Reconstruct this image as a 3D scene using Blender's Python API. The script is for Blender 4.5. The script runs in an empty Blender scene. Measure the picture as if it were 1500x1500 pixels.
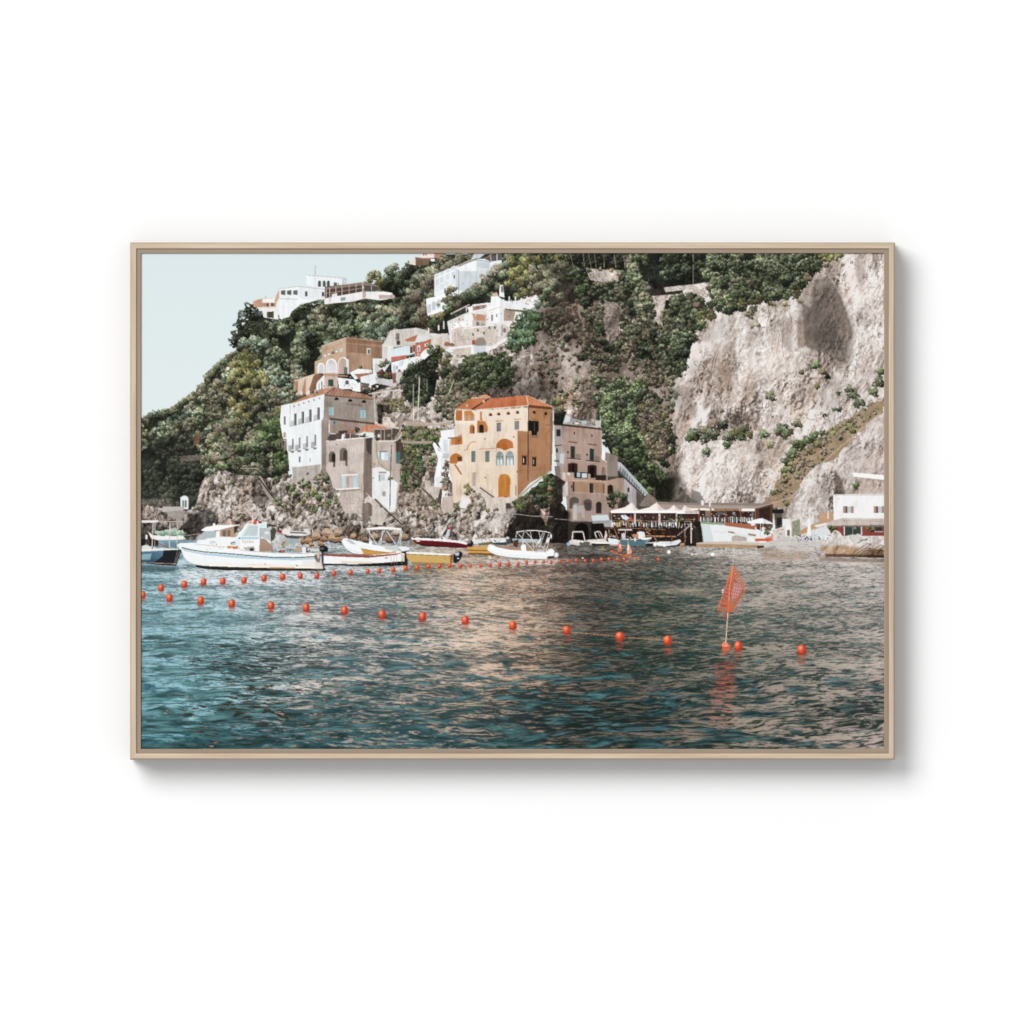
# A framed canvas print of a cliffside harbour, hanging on a white wall.
# 1 px of the 1500 px photograph = 1 mm; x to the right, z up, the wall is the plane y = 0 and the room is at y < 0.
import bpy, bmesh, math
import numpy as np

scene = bpy.context.scene


def mm(px, py):
    """photograph pixel -> x, z in metres on the print"""
    return (px - 750.0) / 1000.0, (750.0 - py) / 1000.0


# ---- camera ---------------------------------------------------------------------
PRINT_Y = -0.0398                      # front of the canvas
cam_data = bpy.data.cameras.new('camera')
cam = bpy.data.objects.new('camera', cam_data)
scene.collection.objects.link(cam)
cam_data.sensor_width = 36.0
cam_data.lens = 36.0 * 12.0 / 1.5
cam.location = (0.0, PRINT_Y - 12.0, 0.0)
cam.rotation_euler = (math.radians(90), 0, 0)
cam_data.clip_start, cam_data.clip_end = 0.1, 200.0
scene.camera = cam

# ---- light: an evenly lit white room and one large soft lamp up and to the left ----------
world = bpy.data.worlds.new('World')
scene.world = world
world.use_nodes = True
bg = world.node_tree.nodes['Background']
bg.inputs['Color'].default_value = (1, 1, 1, 1)
bg.inputs['Strength'].default_value = FILL = 0.595

lamp_data = bpy.data.lights.new('softbox', 'AREA')
lamp_data.shape = 'DISK'
lamp_data.size = 2 * 0.60 * 40.0            # a wall-sized soft light, parallel to the wall
lamp_data.color = (1.0, 1.0, 1.0)
lamp = bpy.data.objects.new('softbox', lamp_data)
scene.collection.objects.link(lamp)
lamp.location = (-0.91 * 40.0, -40.0, 0.91 * 40.0)
lamp.rotation_euler = (math.radians(90), 0, 0)        # shines towards +y
lamp_data.energy = 56800

scene.view_settings.view_transform = 'Standard'
scene.view_settings.look = 'None'
scene.view_settings.exposure = 0.0
scene.view_settings.gamma = 1.0
scene.view_settings.use_curve_mapping = False
LIT = 1.185                              # light on a surface facing the room, for ink strength
# PAINT BEGIN ---------------------------------------------------------------
# The framed print shows a harbour photograph.  A print is flat ink, so its picture is
# worked out here as ink colours (plain numpy drawing, no file is read) and laid on a
# flat sheet cut along the outlines of the things it depicts.
SS = 2
PX0, PY0, PX1, PY1 = 207, 371, 1295, 1097
PW, PH = PX1 - PX0, PY1 - PY0
WW, HH = PW * SS, PH * SS
rng = np.random.default_rng(11)
C = np.zeros((HH, WW, 3), np.float32)
ID = np.zeros((HH, WW), np.int16)
ITEMS = []            # (name, label, group) of everything depicted
CUR = 0


def item(name, label=None, group=None):
    global CUR
    ITEMS.append((name, label, group))
    CUR = len(ITEMS) - 1
    return CUR


def use(k):
    global CUR
    CUR = k


def rgb(c):
    if isinstance(c, str):
        c = c.lstrip('#')
        c = c if len(c) == 6 else ''.join(k * 2 for k in c)
        return np.array([int(c[i:i + 2], 16) for i in (0, 2, 4)], np.float32)
    return np.array(c, np.float32)


def pts_of(p):
    if isinstance(p, str):
        p = [float(v) for v in p.replace(',', ' ').split()]
    return np.array(p, np.float64).reshape(-1, 2)


def rag(p, amp=2.0, step=4.0, seed=0):
    """the same outline, roughened"""
    a = pts_of(p)
    r = np.random.default_rng(seed + int(abs(a).sum()) % 9973)
    out = []
    for i in range(len(a)):
        b, c = a[i], a[(i + 1) % len(a)]
        n = max(1, int(np.hypot(*(c - b)) / step))
        for k in range(n):
            out.append(b + (c - b) * k / n + r.normal(0, amp, 2) * 0.6)
    return np.array(out)


def fm(p):
    a = pts_of(p)
    xs = (a[:, 0] - PX0) * SS - 0.5
    ys = (a[:, 1] - PY0) * SS - 0.5
    r0, r1 = max(0, math.ceil(ys.min())), min(HH, math.floor(ys.max()) + 1)
    c0, c1 = max(0, math.ceil(xs.min())), min(WW, math.floor(xs.max()) + 1)
    if r1 <= r0 or c1 <= c0:
        return None
    cnt = np.zeros((r1 - r0, c1 - c0 + 1), np.int32)
    n = len(a)
    for i in range(n):
        xa, ya, xb, yb = xs[i], ys[i], xs[(i + 1) % n], ys[(i + 1) % n]
        if ya == yb:
            continue
        if ya > yb:
            xa, ya, xb, yb = xb, yb, xa, ya
        q0, q1 = max(r0, math.ceil(ya)), min(r1, math.ceil(yb))
        if q1 <= q0:
            continue
        rr = np.arange(q0, q1)
        ci = np.ceil(xa + (rr - ya) * (xb - xa) / (yb - ya)).astype(int) - c0
        np.add.at(cnt, (rr - r0, np.clip(ci, 0, c1 - c0)), 1)
    m = (np.cumsum(cnt, 1)[:, :-1] & 1).astype(bool)
    return r0, r1, c0, c1, m


# ---- noise ---------------------------------------------------------------
TAB = rng.random(65536).astype(np.float32)


def n2(u, v, seed=0):
    iu, iv = np.floor(u).astype(np.int64), np.floor(v).astype(np.int64)
    fu, fv = (u - iu).astype(np.float32), (v - iv).astype(np.float32)
    fu = fu * fu * (3 - 2 * fu)
    fv = fv * fv * (3 - 2 * fv)

    def h(a, b):
        k = (a * 73856093) ^ (b * 19349663) ^ (seed * 83492791)
        k = (k ^ (k >> 13)) * 1274126177
        return TAB[(k ^ (k >> 16)) & 65535]
    t = h(iu, iv) * (1 - fu) + h(iu + 1, iv) * fu
    w = h(iu, iv + 1) * (1 - fu) + h(iu + 1, iv + 1) * fu
    return t * (1 - fv) + w * fv


def fbm(u, v, seed=0, octs=4, gain=0.5):
    s, a, t = 0.0, 1.0, 0.0
    for k in range(octs):
        s = s + a * n2(u * 2 ** k + 17.3 * k, v * 2 ** k + 5.1 * k, seed + k)
        t += a
        a *= gain
    return s / t


YY, XX = np.mgrid[0:HH, 0:WW].astype(np.float32)
XX = XX / SS + PX0
YY = YY / SS + PY0
FINE = rng.normal(0, 1, (HH, WW)).astype(np.float32)
FINE = (FINE + np.roll(FINE, 1, 0) + np.roll(FINE, 1, 1) + np.roll(FINE, (1, 1), (0, 1))) / 2
LOW = (fbm(XX / 14, YY / 14, 3, 4) - 0.5) * 4
STRK = (fbm(XX / 3.0, YY / 22, 9, 3) - 0.5) * 4      # vertical streaks on plaster


def put(f, col, a=1.0, ident=True):
    r0, r1, c0, c1, m = f
    v = C[r0:r1, c0:c1]
    if a >= 1:
        v[m] = col[m] if getattr(col, 'ndim', 1) == 3 else col
    else:
        v[m] = v[m] * (1 - a) + (col[m] if getattr(col, 'ndim', 1) == 3 else col) * a
    if ident:
        ID[r0:r1, c0:c1][m] = CUR


def P(p, col, n=2, st=0, g=None, a=1.0, sk=0, ident=True):
    f = fm(p)
    if f is None:
        return
    r0, r1, c0, c1, m = f
    base = np.empty(m.shape + (3,), np.float32)
    base[:] = rgb(col)
    if g is not None:
        t = np.linspace(0, 1, r1 - r0, dtype=np.float32)[:, None, None]
        base = base * (1 - t) + rgb(g) * t
    k = n * FINE[r0:r1, c0:c1] + st * LOW[r0:r1, c0:c1] + sk * STRK[r0:r1, c0:c1]
    put(f, base + k[..., None], a, ident)


def R(x0, y0, x1, y1, col, **k):
    P([x0, y0, x1, y0, x1, y1, x0, y1], col, **k)


def E(cx, cy, rx, ry, col, **k):
    t = np.linspace(0, 2 * math.pi, 20, endpoint=False)
    P(np.stack([cx + rx * np.cos(t), cy + ry * np.sin(t)], 1), col, **k)


def L(p, w, col, **k):
    """a line of width w through the points"""
    a = pts_of(p)
    for i in range(len(a) - 1):
        d = a[i + 1] - a[i]
        d = d / (np.hypot(*d) + 1e-9)
        q = np.array([-d[1], d[0]]) * w / 2
        P(np.array([a[i] + q, a[i + 1] + q, a[i + 1] - q, a[i] - q]), col, **k)


def A(x0, x1, yt, yb, col, rise=None, slope=0.0, **k):
    """arched opening; slope tilts its foot and head (dy per px)"""
    w = x1 - x0
    rise = w / 2 if rise is None else rise
    t = np.linspace(math.pi, 0, 11)
    px = x0 + w / 2 + w / 2 * np.cos(t)
    py = yt + rise - rise * np.sin(t) + slope * (px - x0)
    P(np.concatenate([np.stack([px, py], 1), [[x1, yb + slope * w], [x0, yb]]]), col, **k)


def W(x0, yt, x1, yb, col, slope=0.0, **k):
    """window in a wall seen at an angle"""
    d = slope * (x1 - x0)
    P([x0, yt, x1, yt + d, x1, yb + d, x0, yb], col, **k)
    sh = rgb(col) * 0.62
    L([x0, yt + .3, x1, yt + d + .3], 0.7, sh)
    L([x0 + .3, yt, x0 + .3, yb], 0.6, sh)


def blur(m, r):
    for ax in (0, 1):
        for _ in range(2):
            c = np.cumsum(np.pad(m, [(r + 1, r) if i == ax else (0, 0) for i in (0, 1)], mode='edge'), ax)
            m = ((c[2 * r + 1:] - c[:-2 * r - 1]) if ax == 0 else (c[:, 2 * r + 1:] - c[:, :-2 * r - 1])) / (2 * r + 1)
    return m


def soft(p, col, a=0.5, b=4, mul=False, noise=0.0):
    """soft-edged tone over what is already drawn"""
    q = pts_of(p)
    f = fm(q)
    if f is None:
        return
    r0, r1, c0, c1, m = f
    pad = int(b * SS * 2)
    R0, R1, C0, C1 = max(0, r0 - pad), min(HH, r1 + pad), max(0, c0 - pad), min(WW, c1 + pad)
    k = np.zeros((R1 - R0, C1 - C0), np.float32)
    k[r0 - R0:r1 - R0, c0 - C0:c1 - C0] = m
    k = blur(k, max(1, int(b * SS / 2)))
    if noise:
        k = np.clip(k * (1 + noise * LOW[R0:R1, C0:C1]), 0, 1)
    k = (k * a)[..., None]
    v = C[R0:R1, C0:C1]
    lum = v.mean(-1)
    det = np.clip((lum + 12) / (blur(lum, 8) + 12), .45, 1.8)[..., None]      # keep the grain of what lies below
    t = v * rgb(col) / 255 if mul else rgb(col) * (0.15 + 0.85 * det)
    C[R0:R1, C0:C1] = v * (1 - k) + t * k


def clutter(p, n, cols, w=(.7, 2.0), h=(.6, 2.2)):
    """small things too fine to draw one by one: rails, doors, pots, chairs"""
    f = fm(p)
    if f is None:
        return
    r0, r1, c0, c1, m = f
    yy, xx = np.nonzero(m)
    cols = cols.split()
    for i in rng.integers(0, len(yy), n):
        x, y = (xx[i] + c0) / SS + PX0, (yy[i] + r0) / SS + PY0
        R(x, y, x + rng.uniform(*w), y + rng.uniform(*h), cols[int(rng.integers(0, len(cols)))], a=rng.uniform(.55, 1))


# ---- foliage: crowns made of many small leaf clumps ------------------------
def ramp(stops, t):
    s = np.stack([rgb(c) for c in (stops.split() if isinstance(stops, str) else stops)])
    x = np.clip(t, 0, 1) * (len(s) - 1)
    i = np.minimum(x.astype(int), len(s) - 2)
    f = (x - i)[..., None]
    return s[i] * (1 - f) + s[i + 1] * f


BLOBS = {}
for _r in range(2, 9):
    BLOBS[_r] = []
    for _k in range(14):
        _y, _x = np.mgrid[-_r:_r + 1, -_r:_r + 1]
        _ang = np.arctan2(_y, _x)
        _rad = _r * (0.72 + 0.22 * np.sin(_ang * 3 + rng.random() * 6.3) + 0.16 * np.sin(_ang * 5 + rng.random() * 6.3))
        BLOBS[_r].append((np.hypot(_x, _y) <= _rad) & (rng.random(_x.shape) < 0.88))


def stamp(x, y, r, col):
    """x, y, r in sheet pixels"""
    c, q = int((x - PX0) * SS), int((y - PY0) * SS)
    if c - r < 0 or q - r < 0 or c + r >= WW or q + r >= HH:
        r0, c0 = max(0, q - r), max(0, c - r)
        r1, c1 = min(HH, q + r + 1), min(WW, c + r + 1)
        if r1 <= r0 or c1 <= c0:
            return
        m = BLOBS[r][int(x * 7) % 14][r0 - q + r:r1 - q + r, c0 - c + r:c1 - c + r]
        C[r0:r1, c0:c1][m] = col
        ID[r0:r1, c0:c1][m] = CUR
        return
    m = BLOBS[r][int(x * 7 + y * 3) % 14]
    C[q - r:q + r + 1, c - r:c + r + 1][m] = col
    ID[q - r:q + r + 1, c - r:c + r + 1][m] = CUR


PAL = {
    'ever': '1c1c17 32382a 55604a 848d70',
    'mid': '24261c 464f39 747c5e a3a988',
    'olive': '302e25 5c5a48 888469 b2ae92',
    'pine': '2c2b1a 605e3a 96925d c2be8a',
    'dead': '342e26 5d5245 8d806e b7aa97',
    'blue': '272c25 4e5a49 7f8b75 afb9a3',
    'green': '24291b 485739 748457 a4b281',
    'dark': '171813 282b22 434836 666b58',
    'yel': '383524 696540 969261 bfb98c',
}


def crown(x, y, rad, pal, k=1.0, lo=1.0, hi=1.0, sq=0.9, fine=(1, 2)):
    n = int(k * 2.0 * rad * rad) + 8
    a = rng.random(n) * 2 * math.pi
    d = np.sqrt(rng.random(n))
    lump = 1 + 0.25 * np.sin(a * 3 + x) + 0.15 * np.sin(a * 5 + y)
    u, v = d * np.cos(a), d * np.sin(a)
    z = np.sqrt(np.maximum(0, 1 - d * d))
    light = 0.37 + 0.66 * (-0.42 * u - 0.70 * v + 0.35 * (z - 0.6)) + rng.normal(0, 0.15, n)
    light = lo * 0.0 + light * hi
    order = np.argsort(z + rng.normal(0, 0.35, n) + 0.3 * light)
    cols = ramp(PAL[pal] if isinstance(pal, str) else pal, light) + rng.normal(0, 4, (n, 3))
    rr = rng.integers(fine[0], fine[1] + 1, n)
    px, py = x + u * rad * lump, y + v * rad * lump * sq
    for i in order:
        stamp(px[i], py[i], int(rr[i]) + 1, cols[i])


def tree(x, y, R, pal, hi=1.0, k=1.0, fine=(1, 2)):
    crown(x, y + R * .15, R * .9, pal, 0.55 * k, hi=hi * .55, fine=(2, 3))
    n = int(7 + R * .35)
    a = rng.random(n) * 2 * math.pi
    d = np.sqrt(rng.random(n)) * .78
    u, v = d * np.cos(a), d * np.sin(a)
    for i in np.argsort(-v + rng.normal(0, .35, n)):
        b = 1.02 - .30 * v[i] - .16 * u[i] + rng.normal(0, .06)
        crown(x + u[i] * R, y + v[i] * R * .92, R * rng.uniform(.26, .40), pal, .95 * k, hi=hi * b, fine=fine)


def forest(p, pals, rad=(5, 11), cover=1.0, hi=1.0, under='23271f', gap=None, k=1.0, fine=(1, 2)):
    rad = (rad[0] * .78, rad[1] * .80)
    """many crowns over an outline, upper ones first; pals: 'mid*3 olive'"""
    names = []
    for w in pals.split():
        nm, _, c = w.partition('*')
        names += [nm] * int(c or 1)
    f = fm(p)
    if f is None:
        return
    r0, r1, c0, c1, m = f
    if under:
        put((r0, r1, c0, c1, m), rgb(under) + 6 * FINE[r0:r1, c0:c1][..., None])
    yy, xx = np.nonzero(m)
    area = len(yy) / SS / SS
    big = rad[1] >= 4.5
    if big:
        rad = (rad[0] * 1.45, rad[1] * 1.6)
    mean = (rad[0] + rad[1]) / 2
    n = max(1, int(cover * area / (mean * mean * (1.3 if big else 1.15))))
    pick = rng.integers(0, len(yy), n)
    pick = pick[np.argsort(yy[pick] + rng.normal(0, 6, n))]
    for i in pick:
        x, y = (xx[i] + c0) / SS + PX0, (yy[i] + r0) / SS + PY0
        q = n2(np.array([x / 28]), np.array([y / 28]), 77)[0]
        nm = names[int(q * 1.7 * len(names) + rng.random() * len(names) * 0.55) % len(names)]
        (tree if big else crown)(x, y, rng.uniform(*rad), nm, k=k, hi=hi * rng.uniform(0.85, 1.12), fine=fine)


def bush(x, y, rx, pal='mid', hi=1.0, sq=0.9, fine=(1, 2)):
    crown(x, y, rx, pal, 1.3, hi=hi, sq=sq, fine=fine)


# ---- rock ------------------------------------------------------------------
def voro(u, v, seed):
    iu, iv = np.floor(u).astype(np.int64), np.floor(v).astype(np.int64)
    b1 = np.full(u.shape, 9.0, np.float32)
    b2 = b1.copy()
    hid = np.zeros(u.shape, np.float32)
    gx = np.zeros(u.shape, np.float32)
    gy = gx.copy()
    for dx in (-1, 0, 1):
        for dy in (-1, 0, 1):
            a, b = iu + dx, iv + dy
            k = (a * 73856093) ^ (b * 19349663) ^ (seed * 83492791)
            k = (k ^ (k >> 13)) * 1274126177
            k = k ^ (k >> 16)
            ox, oy = TAB[k & 65535], TAB[(k >> 7) & 65535]
            ex, ey = (a + ox - u).astype(np.float32), (b + oy - v).astype(np.float32)
            d = np.hypot(ex, ey)
            near = d < b1
            b2 = np.where(near, b1, np.minimum(b2, d))
            hid = np.where(near, TAB[(k >> 11) & 65535], hid)
            gx = np.where(near, ex, gx)
            gy = np.where(near, ey, gy)
            b1 = np.where(near, d, b1)
    return b1, b2, hid, gx, gy


NR = (830 - PY0) * SS                      # rows that can hold rock
_x, _y = XX[:NR], YY[:NR]
_w1, _w2 = fbm(_x / 18, _y / 18, 31, 3) - .5, fbm(_x / 18, _y / 18, 37, 3) - .5
_xs, _ys = _x + 12 * _w1 + 0.35 * _y, _y + 12 * _w2 - 0.15 * _x
BOUL = np.zeros((NR, WW), np.float32)
for _c, _wt, _sd in ((17, .30, 1), (8, .36, 2), (3.6, .34, 3)):
    b1, b2, hd, gx, gy = voro(_xs / _c, _ys / (_c * 1.35), _sd)
    _dir = hd * 6.28
    BOUL += _wt * (0.56 + 0.75 * (hd * 7 % 1 - .5) + 0.45 * (gx * np.cos(_dir) + gy * np.sin(_dir)) + 0.22 * (gx * .6 + gy * .8)
                   - 0.42 * np.clip(1 - (b2 - b1) / .10, 0, 1) * (hd > .3))
BOUL += 0.45 * (fbm(_xs / 4, _ys / 7, 71, 4) - .5)
_cr = np.abs(fbm(_xs / 9, _ys / 14, 103, 3) - .5)
BOUL -= 0.45 * np.clip(1 - _cr / .018, 0, 1)
BOUL += 0.05 * FINE[:NR]


def ridged(u, v, sd, octs=5):
    s, a, t = 0, 1.0, 0
    for k in range(octs):
        s = s + a * (1 - np.abs(2 * n2(u * 2 ** k + 3.7 * k, v * 2 ** k + 9.1 * k, sd + k) - 1))
        t += a
        a *= 0.62
    return s / t


_hh = ridged((_x + 0.45 * _y + 9 * _w1) / 26, (_y - 0.2 * _x + 9 * _w2) / 40, 51)
_em = (np.roll(_hh, (2, 2), (0, 1)) - np.roll(_hh, (-1, -1), (0, 1)))
CLIF = 0.55 - 2.6 * _em + 0.9 * (_hh - 0.55) + 0.07 * FINE[:NR]
_rough = np.clip(0.35 + 2.6 * (fbm(_x / 34, _y / 26, 141, 3) - .36), .68, 1.35)
_mid = ridged((_x + .25 * _y + 14 * _w1) / 46, (_y + 12 * _w2) / 95, 151, 3)
CLIF = 0.53 + _rough * (0.60 * (CLIF - .5) + 0.36 * (BOUL - .5) + 0.62 * (fbm(_x / 2.4, _y / 3.4, 73, 3) - .5)
                        + 0.30 * (fbm((_x + .35 * _y + 5 * _w1) / 3.2, (_y - .3 * _x) / 17, 79, 3) - .5) + 0.5 * (fbm((_x + 8 * _w2) / 6, _y / 26, 97, 3) - .5)) \
    + 0.70 * (fbm((_x + .3 * _y) / 30, _y / 60, 91, 3) - .5) + 0.75 * (_mid - .6)
_ck = np.abs(fbm((_x + .12 * _y + 8 * _w1) / 16, _y / 55, 161, 3) - .5)
CLIF -= 0.42 * np.clip(1 - _ck / .018, 0, 1) * np.clip(_rough - .3, 0, 1)
_ck = np.abs(fbm((_x - .3 * _y + 10 * _w2) / 42, (_y + .35 * _x + 6 * _w1) / 13, 167, 3) - .5)
CLIF -= 0.30 * np.clip(1 - _ck / .016, 0, 1) * (_rough > .8)
_dk = fbm((_xs + .4 * _ys) / 2.6, (_ys - .3 * _xs) / 9, 83, 4, .6)
CLIF -= 0.24 * np.clip((_dk - .58) / .12, 0, 1) * _rough
TINT = fbm(_x / 30 + 0.02 * _y, _y / 45, 61, 4)
TINT2 = fbm(_x / 9, _y / 15, 67, 3)
del _hh, _em, b1, b2, hd, gx, gy


def rock(p, stops, field=None, off=0.0, con=1.0, warm=0.0, ident=True, a=1.0, tint='a98467'):
    f = fm(p)
    if f is None:
        return
    r0, r1, c0, c1, m = f
    r1 = min(r1, NR)
    m = m[:r1 - r0]
    F = (CLIF if field is None else field)[r0:r1, c0:c1]
    col = ramp(stops, 0.5 + (F - 0.5) * con + off)
    if warm:
        t = np.clip((TINT[r0:r1, c0:c1] - 0.5) * 3 + (TINT2[r0:r1, c0:c1] - .5) * 2, 0, 1)[..., None] * warm
        col = col * (1 - t) + col * rgb(tint) / 190 * t
    put((r0, r1, c0, c1, m), col.astype(np.float32), a, ident)
# ---- sky and slopes ---------------------------------------------------------
SKY = item('sky', 'pale blue hazy sky')
C[:] = (np.array([221, 234, 236]) * (1 - (YY[..., None] - PY0) / 260) + np.array([228, 238, 238]) * ((YY[..., None] - PY0) / 260))
ID[:] = SKY
HILL = item('wooded_hillside', 'steep slope covered in dark evergreen trees')
hill = '207 622 216 616 240 613 262 601 275 590 300 574 312 550 322 543 334 532 346 524 347 510 352 484 366 463 385 464 412 470 440 452 472 444 520 440 552 412 568 407 587 398 606 389 640 373 760 371 760 560 480 600 412 640 412 700 380 705 330 690 300 700 285 745 260 752 207 752'
P(hill, '2b3029', n=8)

forest('207 622 230 612 262 600 285 584 304 560 320 545 350 530 420 600 410 700 330 690 300 700 285 720 207 730', 'olive*2 mid ever*3 blue', (5, 10), 1.15, hi=.86)
forest('212 616 240 608 270 592 300 566 312 548 345 520 360 540 330 600 260 640 210 640', 'olive*3 mid*2 blue', (5, 10), 1.1, hi=.98)
forest('207 660 250 640 285 650 290 700 270 740 240 750 207 730', 'dark*3 ever', (5, 10), 1.2, hi=.78, under='1d211c')
soft('207 650 250 630 292 640 296 690 285 730 265 752 207 745', '4a4d45', .40, 9)
forest('345 500 400 470 440 455 520 440 560 420 600 400 640 392 640 450 620 500 560 530 470 530 440 560 410 590 370 560', 'mid*4 ever*3 olive*2 blue', (6, 12), 1.25, hi=.98)
forest('385 500 450 480 470 520 430 560 400 560', 'ever*2 mid*2', (6, 11), 1.0, hi=.9)
forest('390 545 430 520 445 560 430 600 412 620 395 600', 'blue*2 mid*2 olive', (5, 9), 1.1)
for x, y, r in ((360, 470, 14), (347, 492, 9), (372, 460, 12), (380, 480, 13), (358, 486, 11), (342, 500, 7), (366, 452, 9), (392, 490, 12), (350, 476, 7)):
    crown(x, y, r, 'dark', 0.9, hi=.85)
for x, y, r in ((356, 474, 2.2), (347, 487, 1.6), (362, 468, 1.4), (343, 478, 1.2)):
    E(x, y, r, r * .7, 'cfd9d8', ident=False)
for x, y, r in ((372, 500, 9), (361, 503, 8), (352, 507, 7), (388, 503, 8)):
    crown(x, y, r, 'blue', hi=1.0)
for x, y, r in ((600, 396, 9), (590, 402, 10), (574, 400, 10), (583, 412, 12), (567, 412, 9), (560, 420, 8)):
    crown(x, y, r, 'ever', hi=.92)
for x, y, r in ((552, 405, 8), (545, 402, 6), (556, 414, 7), (541, 410, 6)):
    crown(x, y, r, 'yel', hi=.85)
for x, y, r in ((610, 436, 10), (622, 452, 9), (615, 470, 12), (628, 486, 9), (640, 478, 9), (618, 458, 8)):
    crown(x, y, r, 'dead', hi=.88)
for x, y, r in ((625, 420, 10), (638, 400, 9), (655, 390, 12), (672, 382, 11), (648, 378, 9), (630, 410, 9), (690, 376, 7), (634, 432, 8)):
    crown(x, y, r, 'olive', hi=.95)
for x, y, r in ((555, 492, 10), (565, 480, 9), (575, 492, 8), (545, 488, 9), (562, 500, 8), (540, 480, 9)):
    crown(x, y, r, 'blue', hi=1.0)
sk_ = np.array([207, 612, 222, 606, 240, 603, 262, 591, 275, 580, 298, 564, 306, 545, 318, 534, 330, 523, 342, 514], float).reshape(-1, 2)
for i in range(len(sk_) - 1):
    for k in range(4):
        q = sk_[i] + (sk_[i + 1] - sk_[i]) * k / 4
        crown(q[0] + 1, q[1] + 5 + rng.normal(0, 1.2), rng.uniform(4, 7), ('olive', 'mid', 'olive', 'ever')[int(rng.integers(0, 4))], hi=.95)
for x, y in ((420, 466), (430, 458), (442, 450), (452, 445), (462, 441), (472, 440), (434, 452), (446, 444)):
    crown(x, y, rng.uniform(5, 8), ('mid', 'ever')[int(x) % 2], hi=.92)
for x, y in ((484, 444), (494, 442), (504, 441), (514, 438), (524, 438), (534, 438), (544, 436), (554, 437), (562, 432), (600, 388), (608, 386), (580, 390), (570, 396)):
    crown(x, y, rng.uniform(5, 8), ('mid', 'olive', 'ever')[int(x) % 3], hi=.95)
# tall yellowish pine
PINE = item('pine_tree', 'tall yellow green pine on the left slope', 'trees in the printed picture')
for x, y, r, h in ((362, 515, 6, 1), (356, 522, 8, .98), (368, 526, 9, .85), (345, 532, 9, 1), (360, 536, 10, .95), (376, 534, 8, 1), (350, 545, 9, .95), (366, 548, 10, .85), (384, 552, 9, 1.05), (340, 556, 9, 1), (356, 560, 10, .98), (373, 562, 8, .7), (332, 570, 7, 1.08), (346, 572, 8, .9), (362, 576, 9, .95), (388, 560, 7, 1.02), (340, 590, 8, .95), (356, 596, 9, 1), (372, 586, 9, 1.05), (350, 606, 8, 1), (362, 610, 7, .95), (345, 618, 7, 1)):
    crown(x, y, r, 'pine', 1.0, hi=h * .9)
L('369 566 371 575 372 584', 1.2, '8d7a68')
use(HILL)
forest('345 640 400 610 412 640 408 700 380 690 330 690 300 672 310 630', 'olive*2 mid*2 dead green', (5, 9), 1.1, hi=.92)
for x, y, r, p in ((322, 628, 9, 'dead'), (334, 622, 9, 'olive'), (312, 640, 8, 'olive'), (342, 634, 8, 'olive'), (384, 612, 9, 'olive'), (392, 622, 9, 'green'), (384, 640, 9, 'green'), (372, 652, 9, 'mid'), (352, 655, 8, 'green'), (345, 676, 9, 'mid'), (330, 684, 8, 'green'), (316, 672, 8, 'dead'), (366, 672, 9, 'ever'), (392, 655, 8, 'dark'), (388, 676, 8, 'ever'), (400, 640, 7, 'mid'), (404, 622, 7, 'mid'), (376, 598, 5, 'dead')):
    crown(x, y, r, p, hi=.95)
P('262 668 294 666 294 674 264 676', '5c564e', n=8, st=6)
P('286 636 294 632 292 648 282 655', '7a5b4a', n=10)

# ---- cliff on the right -----------------------------------------------------
CLIFF = item('cliff_face', 'pale rocky cliff streaked with tan and grey')
cl = '1250 371 1295 371 1295 760 960 760 950 700 905 640 880 600 830 600 780 590 760 560 770 500 790 440 840 420 1000 420 1240 371'
rock(cl, '4f453f 85786f b3a69d cfc5be e6e1dd', off=.10, con=1.15, warm=.38, tint='b59c8a')
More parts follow.
